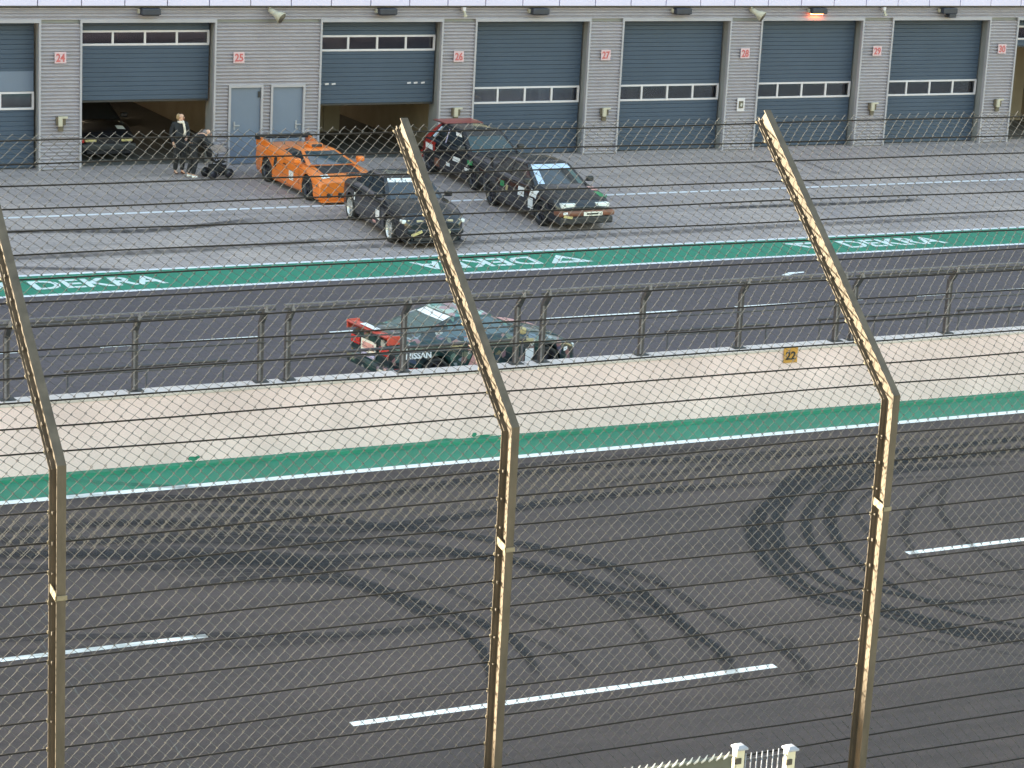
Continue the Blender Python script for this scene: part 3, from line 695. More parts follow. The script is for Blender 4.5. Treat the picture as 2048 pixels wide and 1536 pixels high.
# ================================================================== DEBRIS FENCE (near)
YF, ZB, ZBASE, LOV = 18.2, 5.72, 1.1, 3.44
uo = Vector((0, .7515, .6598)); nb = Vector((0, .6598, -.7515)); mit = Vector((0, 1, -.4524))
OUTER = thing('safety_fence', 'tall catch fence of steel posts, cables and chain link bent over the race track', 'fence', (9.4, YF, ZBASE))
W2, D_, TF, TW = .038, .155, .010, .008
IP = [(-W2, 0), (W2, 0), (W2, TF), (TW/2, TF), (TW/2, D_-TF), (W2, D_-TF), (W2, D_), (-W2, D_), (-W2, D_-TF), (-TW/2, D_-TF), (-TW/2, TF), (-W2, TF)]
def on(n, s):
    """point at depth n behind the front face, s metres past the bend (negative: below it)"""
    P1 = Vector((0, YF, ZB))+mit*n
    return P1+uo*s*(1-.453*n/LOV) if s > 0 else P1+Vector((0, 0, s))
CABV = [5.29-.2535*k for k in range(16)]; CABO = [.165+.25*k for k in range(14)]
def fence_post(x, lit):
    m = MB(); rings = []
    for kind in range(3):
        for (px, n) in IP:
            if kind == 0: p = Vector((0, YF+n, ZBASE))
            elif kind == 1: p = Vector((0, YF, ZB))+mit*n
            else: p = Vector((0, YF, ZB))+uo*LOV+nb*n
            rings.append((x+px, p.y, p.z))
    n = len(IP); fs = [(k*n+i, k*n+(i+1) % n, (k+1)*n+(i+1) % n, (k+1)*n+i) for k in range(2) for i in range(n)]
    fs += [tuple(range(n))[::-1], tuple(range(2*n, 3*n))]
    m.add(rings, fs); o = m.build('post', 'galvanised_post', OUTER, world=True)
    m = MB(); n0 = D_+.0012; n1 = D_+.008                                       # flat strip clamping the mesh to the rear flange, also added to shade the web
    rg = [[(x+dx, p.y, p.z) for dx, p in ((-W2-.018, a_), (-.002, a_), (-.002, b_), (-W2-.018, b_))] for a_, b_ in
          ((Vector((0, YF+n0, ZBASE)), Vector((0, YF+n1, ZBASE))), (on(n0, 0), on(n1, 0)), (on(n0, LOV-.01), on(n1, LOV-.01)))]
    m.add([q for r_ in rg for q in r_], [(k*4+i, k*4+(i+1) % 4, k*4+4+(i+1) % 4, k*4+4+i) for k in range(2) for i in range(4)]+[(0, 1, 2, 3), (8, 9, 10, 11)])
    m.build('clamp_strip', 'galvanised_post', o, world=True)
    # lower splice sleeve and its clamp plate on the left side
    zc = ZB-1.06
    c = MB(); a = Vector((x-W2-.006, YF-.012, zc-.03)); b = Vector((x-W2-.006, YF+D_+.02, zc+.005))
    c.obox((a+b)/2, (b-a)/2, (.004, 0, 0), (0, 0, .036)); c.box(x-W2-.01, x+W2+.01, YF-.012, YF-.002, zc-.06, zc-.02)
    c.build('clamp', 'clip_metal', o, world=True)
    if not lit: return
    for s in CABO:
        p = on(D_+.013, s); MB().obox((x-W2-.018, p.y, p.z), (.006, 0, 0), uo*.016, nb*.008).build('cable_clip', 'clip_metal', o, world=True)
    for z in CABV[:12]: MB().box(x-W2-.025, x-W2-.010, YF+D_+.009, YF+D_+.02, z-.016, z+.016).build('cable_clip', 'clip_metal', o, world=True)
    for i, s in enumerate(CABO):
        p = on(D_-TF-.012, s+.02); MB().obox((x-.028, p.y, p.z), (.006, 0, 0), uo*.016, nb*.008).build('bolt', 'bolt_dark', o, world=True)
    for z in CABV[:8]:
        h = .008 if int(z*10) % 2 else .016
        MB().box(x-.038, x-.020, YF+D_-TF-.022, YF+D_-TF, z-h, z+h).build('bolt', 'bolt_dark', o, world=True)
POSTX = [1.40, 5.38, 9.37, 13.32, 17.30, 21.28]
for x in POSTX: fence_post(x, 5 < x < 14)
XA, XB = 1.2, 21.6
NC = D_+.022; NM = D_+.040
def sag(x, amp, ph): return amp*math.sin(x*1.57+ph)*0.5+amp*.6*math.sin(x*.63+ph*2.1)
for i, s in enumerate(CABO):
    pts = []; x = XA
    while x <= XB: p = on(NC, s)+uo*sag(x, .010, i*1.3); pts.append((x, p.y, p.z)); x += .66
    MB().tube(pts, .0075, 6).build('cable', 'cable_steel', OUTER, world=True)
for i, z in enumerate(CABV):
    pts = []; x = XA
    while x <= XB: pts.append((x, YF+NC, z+sag(x, .012, i*.9))); x += .66
    MB().tube(pts, .0075, 6).build('cable', 'cable_steel', OUTER, world=True)
def chain_link(s0, s1, nm, cell=.115, rw=.0024, xoff=0.0, seed=1):
    """woven wires: every wire a flattened spiral that zigzags up the fence"""
    m = MB(); h = cell/2; nrow = int((s1-s0)/h); rnd = random.Random(seed)
    vs, fs = [], []
    k = 0; x = XA
    while x < XB:
        prev = None; dist = [rnd.uniform(0, 6.28) for _ in range(2)]
        for j in range(nrow+1):
            s = s0+j*h; left = (j+k) % 2 == 0
            px = x+xoff+(0 if left else h)*1.0
            wob = .006*math.sin(s*3.1+x*.9)+.004*math.sin(s*7.3+x*2.3+dist[0])
            ends = []
            # slight hook at every crossing: the wire passes behind, then in front
            P = on(nm, s) if s > 0.0 else on(nm, s)
            nrm = nb if s > 0 else Vector((0, 1, 0)); al = uo if s > 0 else Vector((0, 0, 1))
            p = Vector((px+wob+(.004 if not left else -.004), P.y, P.z))+al*(.004*math.sin(x*3+s*5))
            cur = (p, nrm)
            if prev is not None:
                rising_right = not left                           # '/' runs in front, '\' behind
                off = -.005 if rising_right else .005
                a = prev[0]+prev[1]*off; b = p+nrm*off; d = (b-a); L = d.length; d = d/L
                a = a-d*.006; b = b+d*.006
                s1_ = d.cross(nrm).normalized(); s2_ = d.cross(s1_)
                i0 = len(vs)
                for q in (a, b):
                    for c_, t_ in ((1, 0), (0, 1), (-1, 0), (0, -1)): vs.append(tuple(q+s1_*(c_*rw)+s2_*(t_*rw)))
                for r_ in range(4): fs.append((i0+r_, i0+(r_+1) % 4, i0+4+(r_+1) % 4, i0+4+r_))
            prev = cur
        k += 1; x += h
    m.add(vs, fs, 0, True)
    return m.build('chain_link', 'wire_metal', OUTER, world=True, fix=True)
chain_link(-.69, 3.52, NM, xoff=0.0, seed=1)
chain_link(-4.36, -.33, NM+.016, xoff=.034, seed=2)

# debris wall and terrace that carry the fence, below the picture
dw = thing('debris_wall', 'concrete wall carrying the tall catch fence posts, below the picture', 'wall', (9.4, YF+.1, 0))
MB().box(-60, 100, 17.95, 18.65, 0, ZBASE).build('wall_body', 'concrete', dw, world=True)
struct('terrace', MB().box(-60, 100, 6, 16.0, 0, 1.6), 'concrete')

# cream gate posts with a rod fence on the terrace
ZT = 1.6
def cream_post(x, top, label):
    t = thing('gate_post', label, 'post', (x, 15.0, ZT), 0, 'cream gate posts')
    h = top-ZT
    MB().bbox(-.036, .036, -.036, .036, 0, h-.012, .006).build('shaft', 'cream_post', t)
    c = MB(); c.bbox(-.045, .055, -.055, .050, h-.012, h+.004, .005)
    c.add([(-.045, -.055, h+.004), (.055, -.055, h+.004), (.055, .05, h+.004), (-.045, .05, h+.004), (-.02, -.03, h+.022), (.03, -.03, h+.022), (.03, .025, h+.022), (-.02, .025, h+.022)], [(4, 5, 6, 7), (0, 1, 5, 4), (1, 2, 6, 5), (2, 3, 7, 6), (3, 0, 4, 7)])
    c.build('cap', 'cap_metal', t)
    MB().box(-.05, -.0, -.05, -.037, h-.12, h-.075).build('bracket', 'bolt_dark', t)
cream_post(9.80, 4.0, 'cream gate post with a pale cap, left of the narrow gate at the bottom edge')
cream_post(10.27, 3.925, 'cream gate post with a pale cap, right of the narrow gate at the bottom edge')
t = thing('rod_gate', 'narrow grey gate of vertical rods between two cream posts at the bottom edge', 'gate', (10.035, 15.0, ZT))
MB().bbox(-.19, .19, -.008, .008, 2.27, 2.29, .003).build('rail', 'rail_steel', t)
MB().bbox(-.19, .19, -.008, .008, .10, .12, .003).build('rail', 'rail_steel', t)
for i in range(8): 
    x = -.175+.05*i; MB().tube([(x, -.013, .05), (x, -.013, 2.342)], .0045, 6).build('rod', 'cap_metal', t)
t = thing('rod_fence', 'olive slatted fence panel with rod tips whitened as highlights beside the cream gate post', 'fence', (9.74, 15.0, ZT))
MB().bbox(-3.0, 0, -.012, .012, .05, 2.325, .004).build('panel', 'slat_olive', t)
MB().bbox(-3.0, 0, -.02, .02, 2.326, 2.342, .003).build('top_rail', 'slat_olive', t)
m = MB()
for i in range(44):
    x = -.06-.0655*i; m.tube([(x-.03, -.024, 2.328), (x, -.022, 2.344), (x+.026, -.018, 2.382)], [.007, .009, .003], 6)
m.build('rod_tip', 'tip_white', t)  # highlights on the tips put into their white colour
MB().box(-.30, -.285, -.024, -.0125, .3, 2.25).build('hinge_bar', 'bolt_dark', t)

# ================================================================== CARS
def lerp(P, x):
    """piecewise smooth lookup in [(x, y), ...]"""
    if x <= P[0][0]: return P[0][1]
    for (a, p), (b, q) in zip(P, P[1:]):
        if x <= b:
            t = (x-a)/(b-a) if b > a else 0; return p+(q-p)*t
    return P[-1][1]
class Car:
    def __init__(s, **k): s.__dict__.update(k)
    def half(s, x):
        """half cross section at x from sill to centre line: [(y, z)...] with parameter v = 0..1"""
        wd = lerp(s.plan, x); zt = lerp(s.top, x); zs = lerp(s.shoulder, x); z0 = lerp(s.sill, x)
        arch = 0
        for ax in (s.xf, s.xr):
            d = abs(x-ax)
            fl = max(0.0, 1-d/(s.ra+.18)); wd2 = fl*getattr(s, 'flare', .02)*1.0
            wd += wd2
            if d < s.ra: arch = max(arch, s.rw+math.sqrt(s.ra**2-d**2)*1.0)
        zb = max(z0, arch); zm = z0+(zs-z0)*.55
        P = [(wd*.955, zb), (wd*.985, max(zb, z0+.10)), (wd, max(zm, zb+.01)), (wd*.985, max(zs-.05, zb+.02)), (wd*.955, max(zs, zb+.03)), (wd*.89, max(zt-.015, zb+.035)), (wd*.55, max(zt+.012, zb+.04)), (0, max(zt+.025, zb+.045))]
        return P
    V = [0, .10, .34, .56, .66, .76, .88, 1.0]
    def pt(s, x, v, side, off=0.0):
        P = s.half(x); V = s.V
        for i in range(len(V)-1):
            if v <= V[i+1] or i == len(V)-2:
                t = (v-V[i])/(V[i+1]-V[i]); y = P[i][0]+(P[i+1][0]-P[i][0])*t; z = P[i][1]+(P[i+1][1]-P[i][1])*t
                n = Vector((P[i+1][1]-P[i][1], -(P[i+1][0]-P[i][0])));
                if n.length > 1e-6: n.normalize()
                else: n = Vector((1, 0))
                return (x, side*(y+n.x*off), z+n.y*off)
    def side_v(s, x, z):
        """v at height z on the flank"""
        P = s.half(x)
        for i in range(len(P)-1):
            if P[i][1] <= z <= P[i+1][1]: return s.V[i]+(s.V[i+1]-s.V[i])*(z-P[i][1])/max(1e-6, P[i+1][1]-P[i][1])
        return s.V[0] if z < P[0][1] else .7
    def body(s, root, mats, name='body'):
        m = MB(); L0, L1 = s.x0, s.x1; xs = []; n = int((L1-L0)/.04)
        for i in range(n+1): xs.append(L0+(L1-L0)*i/n)
        for ax in (s.xf, s.xr): xs += [ax-s.ra-.001, ax-s.ra+.001, ax-s.ra+.012, ax+s.ra-.012, ax+s.ra-.001, ax+s.ra+.001]
        xs = sorted(xs); rows = []
        for x in xs:
            P = s.half(x); rows.append([(x, -y, z) for y, z in P]+[(x, y, z) for y, z in P[-2::-1]])
        k = len(rows[0]); vs = [p for r in rows for p in r]; fs = []; ms = []
        for i in range(len(rows)-1):
            for j in range(k-1): fs.append((i*k+j, (i+1)*k+j, (i+1)*k+j+1, i*k+j+1)); ms.append(0)
            fs.append((i*k+k-1, (i+1)*k+k-1, (i+1)*k, i*k)); ms.append(1)
        fs += [tuple(range(k)), tuple((len(rows)-1)*k+j for j in range(k))[::-1]]; ms += [0, 0]
        o0 = len(m.v); m.v += vs
        for f, mi in zip(fs, ms): m.f.append(f); m.m.append(mi); m.sm.append(len(f) == 4 and mi == 0)
        s.cabin(m); o = m.build(name, mats, root)
        me = o.data
        return o
    # greenhouse: corner frames
    def ghp(s, u, side, t):
        """u: 0 windscreen foot .. 1 rear window foot along the base / roof; t: 0 base .. 1 roof"""
        pass
    def cabin(s, m):
        zb = s.zbelt; zr = s.zroof; wb = s.wbelt; wr = s.wroof; xa, xb_, xc, xd = s.gx     # screen foot, roof front, roof rear, rear screen foot
        bs = []; rs = []
        N_ = 10
        def ring(xf_, xr_, w_, z, bulge, taper):
            R_ = []
            for i in range(N_+1):                                              # front, left to right
                a = -1+2*i/N_; R_.append((xf_+bulge*(1-a*a), a*w_, z))
            for i in range(1, N_): R_.append((xf_+(xr_-xf_)*i/N_, w_*(1-taper*(i/N_)**2), z))
            for i in range(N_+1):
                a = 1-2*i/N_; R_.append((xr_-bulge*.5*(1-a*a), a*w_*(1-taper), z))
            for i in range(N_-1, 0, -1): R_.append((xf_+(xr_-xf_)*i/N_, -w_*(1-taper*(i/N_)**2), z))
            return R_
        tp = getattr(s, 'taper', .06)
        A = ring(xa, xd, wb, zb-.02, .10, tp); B = ring(xb_, xc, wr, zr-.045, .05, tp); B2 = ring(xb_-.05, xc+.05, wr-.06, zr-.012, .04, tp); B3 = ring(xb_-.18, xc+.18, wr-.25, zr, .02, tp)
        n = len(A); vs = A+B+B2+B3; fs = []
        for q in range(3):
            for i in range(n): fs.append((q*n+i, q*n+(i+1) % n, (q+1)*n+(i+1) % n, (q+1)*n+i))
        o = len(m.v); m.v += vs
        for q, f in enumerate(fs): m.f.append(tuple(i+o for i in f)); m.m.append(getattr(s, 'roofmat', 0) if q >= n else 0); m.sm.append(q >= n)
        m.f.append(tuple(o+3*n+i for i in range(n))); m.m.append(getattr(s, 'roofmat', 0)); m.sm.append(True)
        s.A, s.B, s.n_ = A, B, N_
    def shell(s, i, t, off=.006):
        """point on the greenhouse wall, ring index i (float), height t"""
        n = len(s.A); i0 = int(math.floor(i)) % n; i1 = (i0+1) % n; f = i-math.floor(i)
        a = Vector(s.A[i0]).lerp(Vector(s.A[i1]), f); b = Vector(s.B[i0]).lerp(Vector(s.B[i1]), f); p = a.lerp(b, t)
        d1 = (Vector(s.A[i1])-Vector(s.A[i0])).normalized(); d2 = (b-a).normalized(); nr = d1.cross(d2).normalized()
        c = Vector(((s.gx[0]+s.gx[3])/2, 0, s.zbelt))
        if nr.dot(p-c) < 0: nr = -nr
        return tuple(p+nr*off)
    def glass(s, name, i0, i1, t0, t1, mat, root, off=.006, k=10):
        m = MB().grid(lambda u, v: s.shell(i0+(i1-i0)*u, t0+(t1-t0)*v, off), k, 4)
        return m.build(name, mat, root)
    def patch(s, name, x0, x1, z0, z1, side, mat, root, off=.005, n=8, skew=0.0):
        m = MB().grid(lambda u, v: s.pt(x0+(x1-x0)*u+skew*(v-.5), s.side_v(x0+(x1-x0)*u, z0+(z1-z0)*v), side, off), n, 5)
        return m.build(name, mat, root)
    def top_patch(s, name, x0, x1, y0, y1, mat, root, off=.006):
        def fn(u, v):
            x = x0+(x1-x0)*u; y = y0+(y1-y0)*v; P = s.half(x); yy = abs(y)
            z = P[-1][1]
            for i in range(4, len(P)-1):
                if P[i+1][0] <= yy <= P[i][0]: z = P[i][1]+(P[i+1][1]-P[i][1])*(P[i][0]-yy)/max(1e-6, P[i][0]-P[i+1][0])
            return (x, y, z+off)
        return MB().grid(fn, 8, 8).build(name, mat, root)
    def door(s, x0, x1, z0, z1, side, mat, root, handle=True):
        d = s.patch('door', x0, x1, z0, z1, side, mat, root, .006, 10)
        e = .012
        for (a, b) in ((x0-e, x0), (x1, x1+e)): s.patch('door_gap', a, b, z0, z1, side, 'dark_plastic', d, .003, 2)
        if handle:
            x = x0+.12; p = s.pt(x, s.side_v(x, z1-.10), side, .02); MB().bbox(p[0]-.08, p[0]+.08, p[1]-.012, p[1]+.012, p[2]-.014, p[2]+.014, .006).build('handle', 'dark_plastic', d)
        return d
    def wheels(s, root, rim, dish=.02, spokes=5, tw=.20, rr=None):
        r = s.rw; rr = rr or r*.70
        for ax in (s.xf, s.xr):
            for side in (-1, 1):
                yo = lerp(s.plan, ax)+getattr(s, 'flare', .02)-.015; sg = side
                t = bpy.data.objects.new('wheel', None); C.objects.link(t); t.parent = root; t.location = (ax, 0, r)
                m = MB(); pr = [(rr, yo-tw), (r*.93, yo-tw), (r, yo-tw*.85), (r, yo-.035), (r*.95, yo-.008), (rr*1.03, yo), (rr, yo-.02)]
                m.lathe([(a, sg*b) for a, b in pr], (0, 0, 0), 'Y', 28); m.build('tyre', 'rubber', t)
                m = MB(); m.lathe([(rr, sg*(yo-tw+.01)), (rr*.97, sg*(yo-.012)), (rr*.90, sg*(yo-.02)), (rr*.86, sg*(yo-.07-dish))], (0, 0, 0), 'Y', 28)
                m.lathe([(0, sg*(yo-.03-dish*.6)), (rr*.22, sg*(yo-.03-dish*.6)), (rr*.26, sg*(yo-.06-dish))], (0, 0, 0), 'Y', 16)
                for q in range(spokes):
                    a = 2*math.pi*q/spokes+.3; cx, cz = math.cos(a), math.sin(a)
                    m.obox((cx*rr*.55, sg*(yo-.045-dish*.6), cz*rr*.55), (cx*rr*.36, 0, cz*rr*.36), (-cz*rr*.11, 0, cx*rr*.11), (0, .012, 0))
                m.build('rim', rim, t)
                MB().lathe([(0.001, sg*(yo-.10-dish)), (rr*.84, sg*(yo-.10-dish))], (0, 0, 0), 'Y', 20).build('brake_disc', 'dark_plastic', t)
    def mirror(s, x, z, w_, mat, root):
        for side in (-1, 1):
            y = side*(w_+.10); m = MB(); m.bbox(x-.05, x+.07, y-.095, y+.095, z, z+.13, .035); m.box(x-.01, x+.03, min(y, side*w_*.96), max(y, side*w_*.96), z+.01, z+.035)
            m.build('mirror', mat, root)
    def plate(s, x, y0, y1, z0, z1, root, front=True, mat='number_plate_white', bars=True):
        d = 1 if front else -1
        o = MB().bbox(x-.008, x+.008, y0, y1, z0, z1, .004).build('number_plate', mat, root)
        return o
def car_root(name, label, loc, heading):
    return thing(name, label, 'car', loc, heading)

# --- orange supercar
def orange_car():
    t = car_root('sports_car', 'bright orange wide sports car with a high black rear wing and roof scoop', (23.92, 58.40, .004), R(-90+1.5))
    t.scale = (1, .86, .96)
    c = Car(x0=-2.2, x1=1.98, xf=1.28, xr=-1.36, rw=.325, ra=.37, flare=.03,
            plan=[(-2.2, .90), (-1.6, .96), (-.6, .94), (.4, .92), (1.3, .945), (1.75, .93), (1.92, .90), (1.98, .86)],
            top=[(-2.2, .92), (-1.4, .97), (-.7, .98), (.3, .92), (.75, .86), (1.3, .79), (1.7, .71), (1.94, .62), (1.98, .56)],
            shoulder=[(-2.2, .88), (-1.4, .93), (-.6, .90), (.3, .80), (.8, .77), (1.3, .76), (1.7, .67), (1.94, .58), (1.98, .52)],
            sill=[(-2.2, .20), (-1.7, .14), (1.6, .12), (1.98, .10)],
            zbelt=.88, zroof=1.14, wbelt=.80, wroof=.56, gx=(1.0, .10, -.52, -1.25), taper=.04)
    c.body(t, ['paint_orange', 'dark_plastic'])
    n = c.n_
    c.glass('windscreen', .8, 9.2, .05, .95, 'car_glass_teal', t); c.glass('side_window', 10.3, 19.2, .10, .95, 'car_glass', t); c.glass('side_window', 30.8, 39.7, .10, .95, 'car_glass', t); c.glass('rear_window', 20.8, 29.2, .08, .92, 'car_glass', t)
    c.wheels(t, 'rim_dark', .03, 5, .26, .22)
    for sd in (-1, 1):
        c.door(-.30, .72, .30, .80, sd, 'paint_orange', t)
        c.patch('side_intake', -.86, -.70, .52, .78, sd, 'dark_plastic', t, .008, 4, .05)
        c.patch('stickers', .10, .38, .34, .58, sd, 'sticker_white', t, .011, 4).name = 'sponsor_sticker'
    # flying buttress fins to the wing
    for sd in (-1, 1):
        P = [(-2.28, sd*.86, .86), (-.95, sd*.80, .93), (-1.35, sd*.80, .99), (-1.95, sd*.84, 1.08), (-2.30, sd*.86, 1.12)]
        MB().prism(P, (0, 0, 0), (0, -sd*.09, 0)).build('wing_fin', 'paint_orange', t)
        MB().prism([(-2.34, sd*.873, 1.00), (-1.98, sd*.873, 1.04), (-2.02, sd*.873, 1.13), (-2.34, sd*.873, 1.15)], (0, 0, 0), (0, -sd*.015, 0)).build('wing_endplate', 'dark_plastic', t)
    m = MB().grid(lambda u, v: (-2.32+.27*u, -.86+1.72*v, 1.13-.05*u+.02*math.sin(u*3.1)), 6, 2); m.grid(lambda u, v: (-2.32+.27*u, -.86+1.72*v, 1.11-.055*u), 6, 2); m.build('rear_wing', 'dark_plastic', t)
    m = MB().bbox(-.45, .0, -.22, .22, 1.13, 1.25, .05); m.build('roof_scoop', 'paint_orange', t)
    MB().bbox(-.10, .012, -.17, .17, 1.155, 1.235, .02).build('scoop_mouth', 'dark_plastic', t)
    c.top_patch('bonnet_vent', 1.04, 1.62, -.60, .60, 'dark_plastic', t, .007)
    for sd in (-1, 1): c.top_patch('headlight', 1.66, 1.84, min(sd*.5, sd*.74), max(sd*.5, sd*.74), 'headlight_glass', t, .008)
    MB().bbox(1.9, 2.12, -.88, .88, .075, .10, .008).build('front_splitter', 'paint_orange', t)
    MB().bbox(1.97, 2.0, -.30, .42, .16, .30, .02).build('front_intake', 'dark_plastic', t)
    for sd in (-1, 1): MB().bbox(1.95, 2.0, min(sd*.50, sd*.66), max(sd*.50, sd*.66), .18, .29, .02).build('fog_lamp', 'dark_plastic', t)
    c.plate(2.012, .10, .60, .22, .345, t)
    for sd in (-1, 1):
        y = sd*1.02
        m = MB().tube([(.72, sd*.84, .80), (.74, y*.97, .90)], .022, 6); m.bbox(.66, .84, y-.11, y+.11, .88, 1.02, .04); m.build('mirror', 'paint_orange', t)
    MB().bbox(-2.24, -2.205, -.8, .8, .62, .80, .01).build('taillight', 'taillight_red', t)
orange_car()

# --- black coupe in front
def black_coupe():
    t = car_root('racing_coupe', 'black two door coupe with silver wheels and a white banner across its windscreen', (23.98, 53.10, .004), R(-90-3.5))
    c = Car(x0=-2.18, x1=2.20, xf=1.40, xr=-1.34, rw=.315, ra=.355, flare=.035,
            plan=[(-2.18, .72), (-1.95, .80), (-1.2, .84), (0, .85), (1.2, .84), (1.8, .80), (2.08, .72), (2.20, .60)],
            top=[(-2.18, .82), (-1.9, .93), (-1.2, .95), (.8, .92), (1.3, .87), (1.9, .77), (2.12, .66), (2.20, .58)],
            shoulder=[(-2.18, .78), (-1.9, .87), (-1.2, .89), (.8, .86), (1.3, .82), (1.9, .72), (2.12, .62), (2.20, .54)],
            sill=[(-2.18, .30), (-1.8, .20), (1.8, .18), (2.20, .16)],
            zbelt=.90, zroof=1.33, wbelt=.74, wroof=.56, gx=(.88, .18, -.88, -1.55), taper=.07)
    c.body(t, ['paint_black', 'dark_plastic'])
    c.glass('windscreen', .7, 9.3, .06, .80, 'car_glass', t); b_ = c.glass('windscreen_banner', .7, 9.3, .81, .99, 'sticker_white', t)
    for i in (2.2, 3.6, 4.4, 6.0, 7.4): c.glass('banner_gap', i, i+.14, .80, .93, 'car_glass', b_, .0085, 1)
    for a, b in ((10.5, 15.2), (15.6, 18.6), (31.4, 34.4), (34.8, 39.5)): c.glass('side_window', a, b, .12, .90, 'car_glass', t)
    c.glass('rear_window', 20.8, 29.2, .08, .92, 'car_glass', t)
    c.wheels(t, 'rim_silver', .015, 7, .22, .245)
    for sd in (-1, 1):
        c.door(-.55, .78, .30, .84, sd, 'paint_black', t)
        c.patch('door_sticker', .50, .76, .40, .62, sd, 'sticker_white', t, .011, 4)
        c.patch('side_sticker', .30, .52, .28, .34, sd, 'sticker_pink', t, .011, 4)
        c.patch('rear_sticker', -1.02, -.95, .56, .74, sd, 'sticker_white', t, .009, 3)
    c.mirror(.70, .92, .78, 'paint_black', t)
    for sd in (-1, 1):
        for k, mt in ((.28, 'amber_light'), (.48, 'amber_light')):
            MB().bbox(2.03-.06*(k > .3), 2.175-.05*(k > .3), min(sd*(k-.0), sd*(k+.17)), max(sd*k, sd*(k+.17)), .565, .655, .02).build('headlight', mt, t)
        MB().bbox(1.90, 2.09, min(sd*.66, sd*.775), max(sd*.66, sd*.775), .56, .645, .02).build('indicator', 'headlight_glass', t)
    for sd in (-1, 1): MB().bbox(2.17, 2.21, min(sd*.02, sd*.20), max(sd*.02, sd*.20), .55, .65, .015).build('grille', 'dark_plastic', t)
    m = MB().bbox(1.95, 2.26, -.70, .70, .33, .46, .04); m.build('bumper', 'paint_black', t)
    MB().bbox(2.20, 2.255, -.52, .52, .17, .31, .02).build('front_intake', 'dark_plastic', t)
    c.plate(2.268, -.16, .36, .35, .45, t, mat='amber_light')
    MB().obox((2.262, -.47, .36), (.004, 0, 0), (0, .13, .05), (0, -.015, .03)).build('bumper_sticker', 'sticker_yellow', t)
    MB().bbox(1.9, 2.32, -.72, .72, .145, .165, .005).build('front_splitter', 'dark_plastic', t)
    MB().bbox(-2.16, -1.90, -.68, .68, .965, .99, .008).build('boot_spoiler', 'paint_black', t)
    for sd in (-1, 1): MB().bbox(-2.20, -2.14, min(sd*.34, sd*.68), max(sd*.34, sd*.68), .62, .76, .015).build('taillight', 'taillight_red', t)
black_coupe()

def hatch(name, label, loc, hd, paint, L=4.1, kind=0):
    t = car_root(name, label, loc, hd); h = L/2
    c = Car(x0=-h, x1=h, xf=h-.82, xr=-h+.72, rw=.30, ra=.335, flare=.02,
            plan=[(-h, .70), (-h+.25, .80), (-1.0, .84), (.8, .84), (h-.6, .82), (h-.2, .76), (h, .62)],
            top=[(-h, .80), (-h+.2, .92), (-1.0, .95), (.6, .93), (h-.9, .86), (h-.3, .74), (h-.05, .62), (h, .56)],
            shoulder=[(-h, .76), (-h+.2, .86), (-1.0, .88), (.6, .86), (h-.9, .80), (h-.3, .69), (h-.05, .57), (h, .52)],
            sill=[(-h, .30), (-h+.4, .20), (h-.4, .18), (h, .18)],
            zbelt=.90, zroof=1.34 if kind == 0 else 1.38, wbelt=.74, wroof=.58, gx=(.80, .05, -1.05 if kind == 0 else -1.35, -1.72 if kind == 0 else -1.95), taper=.05)
    c.body(t, [paint, 'dark_plastic'])
    return t, c, h
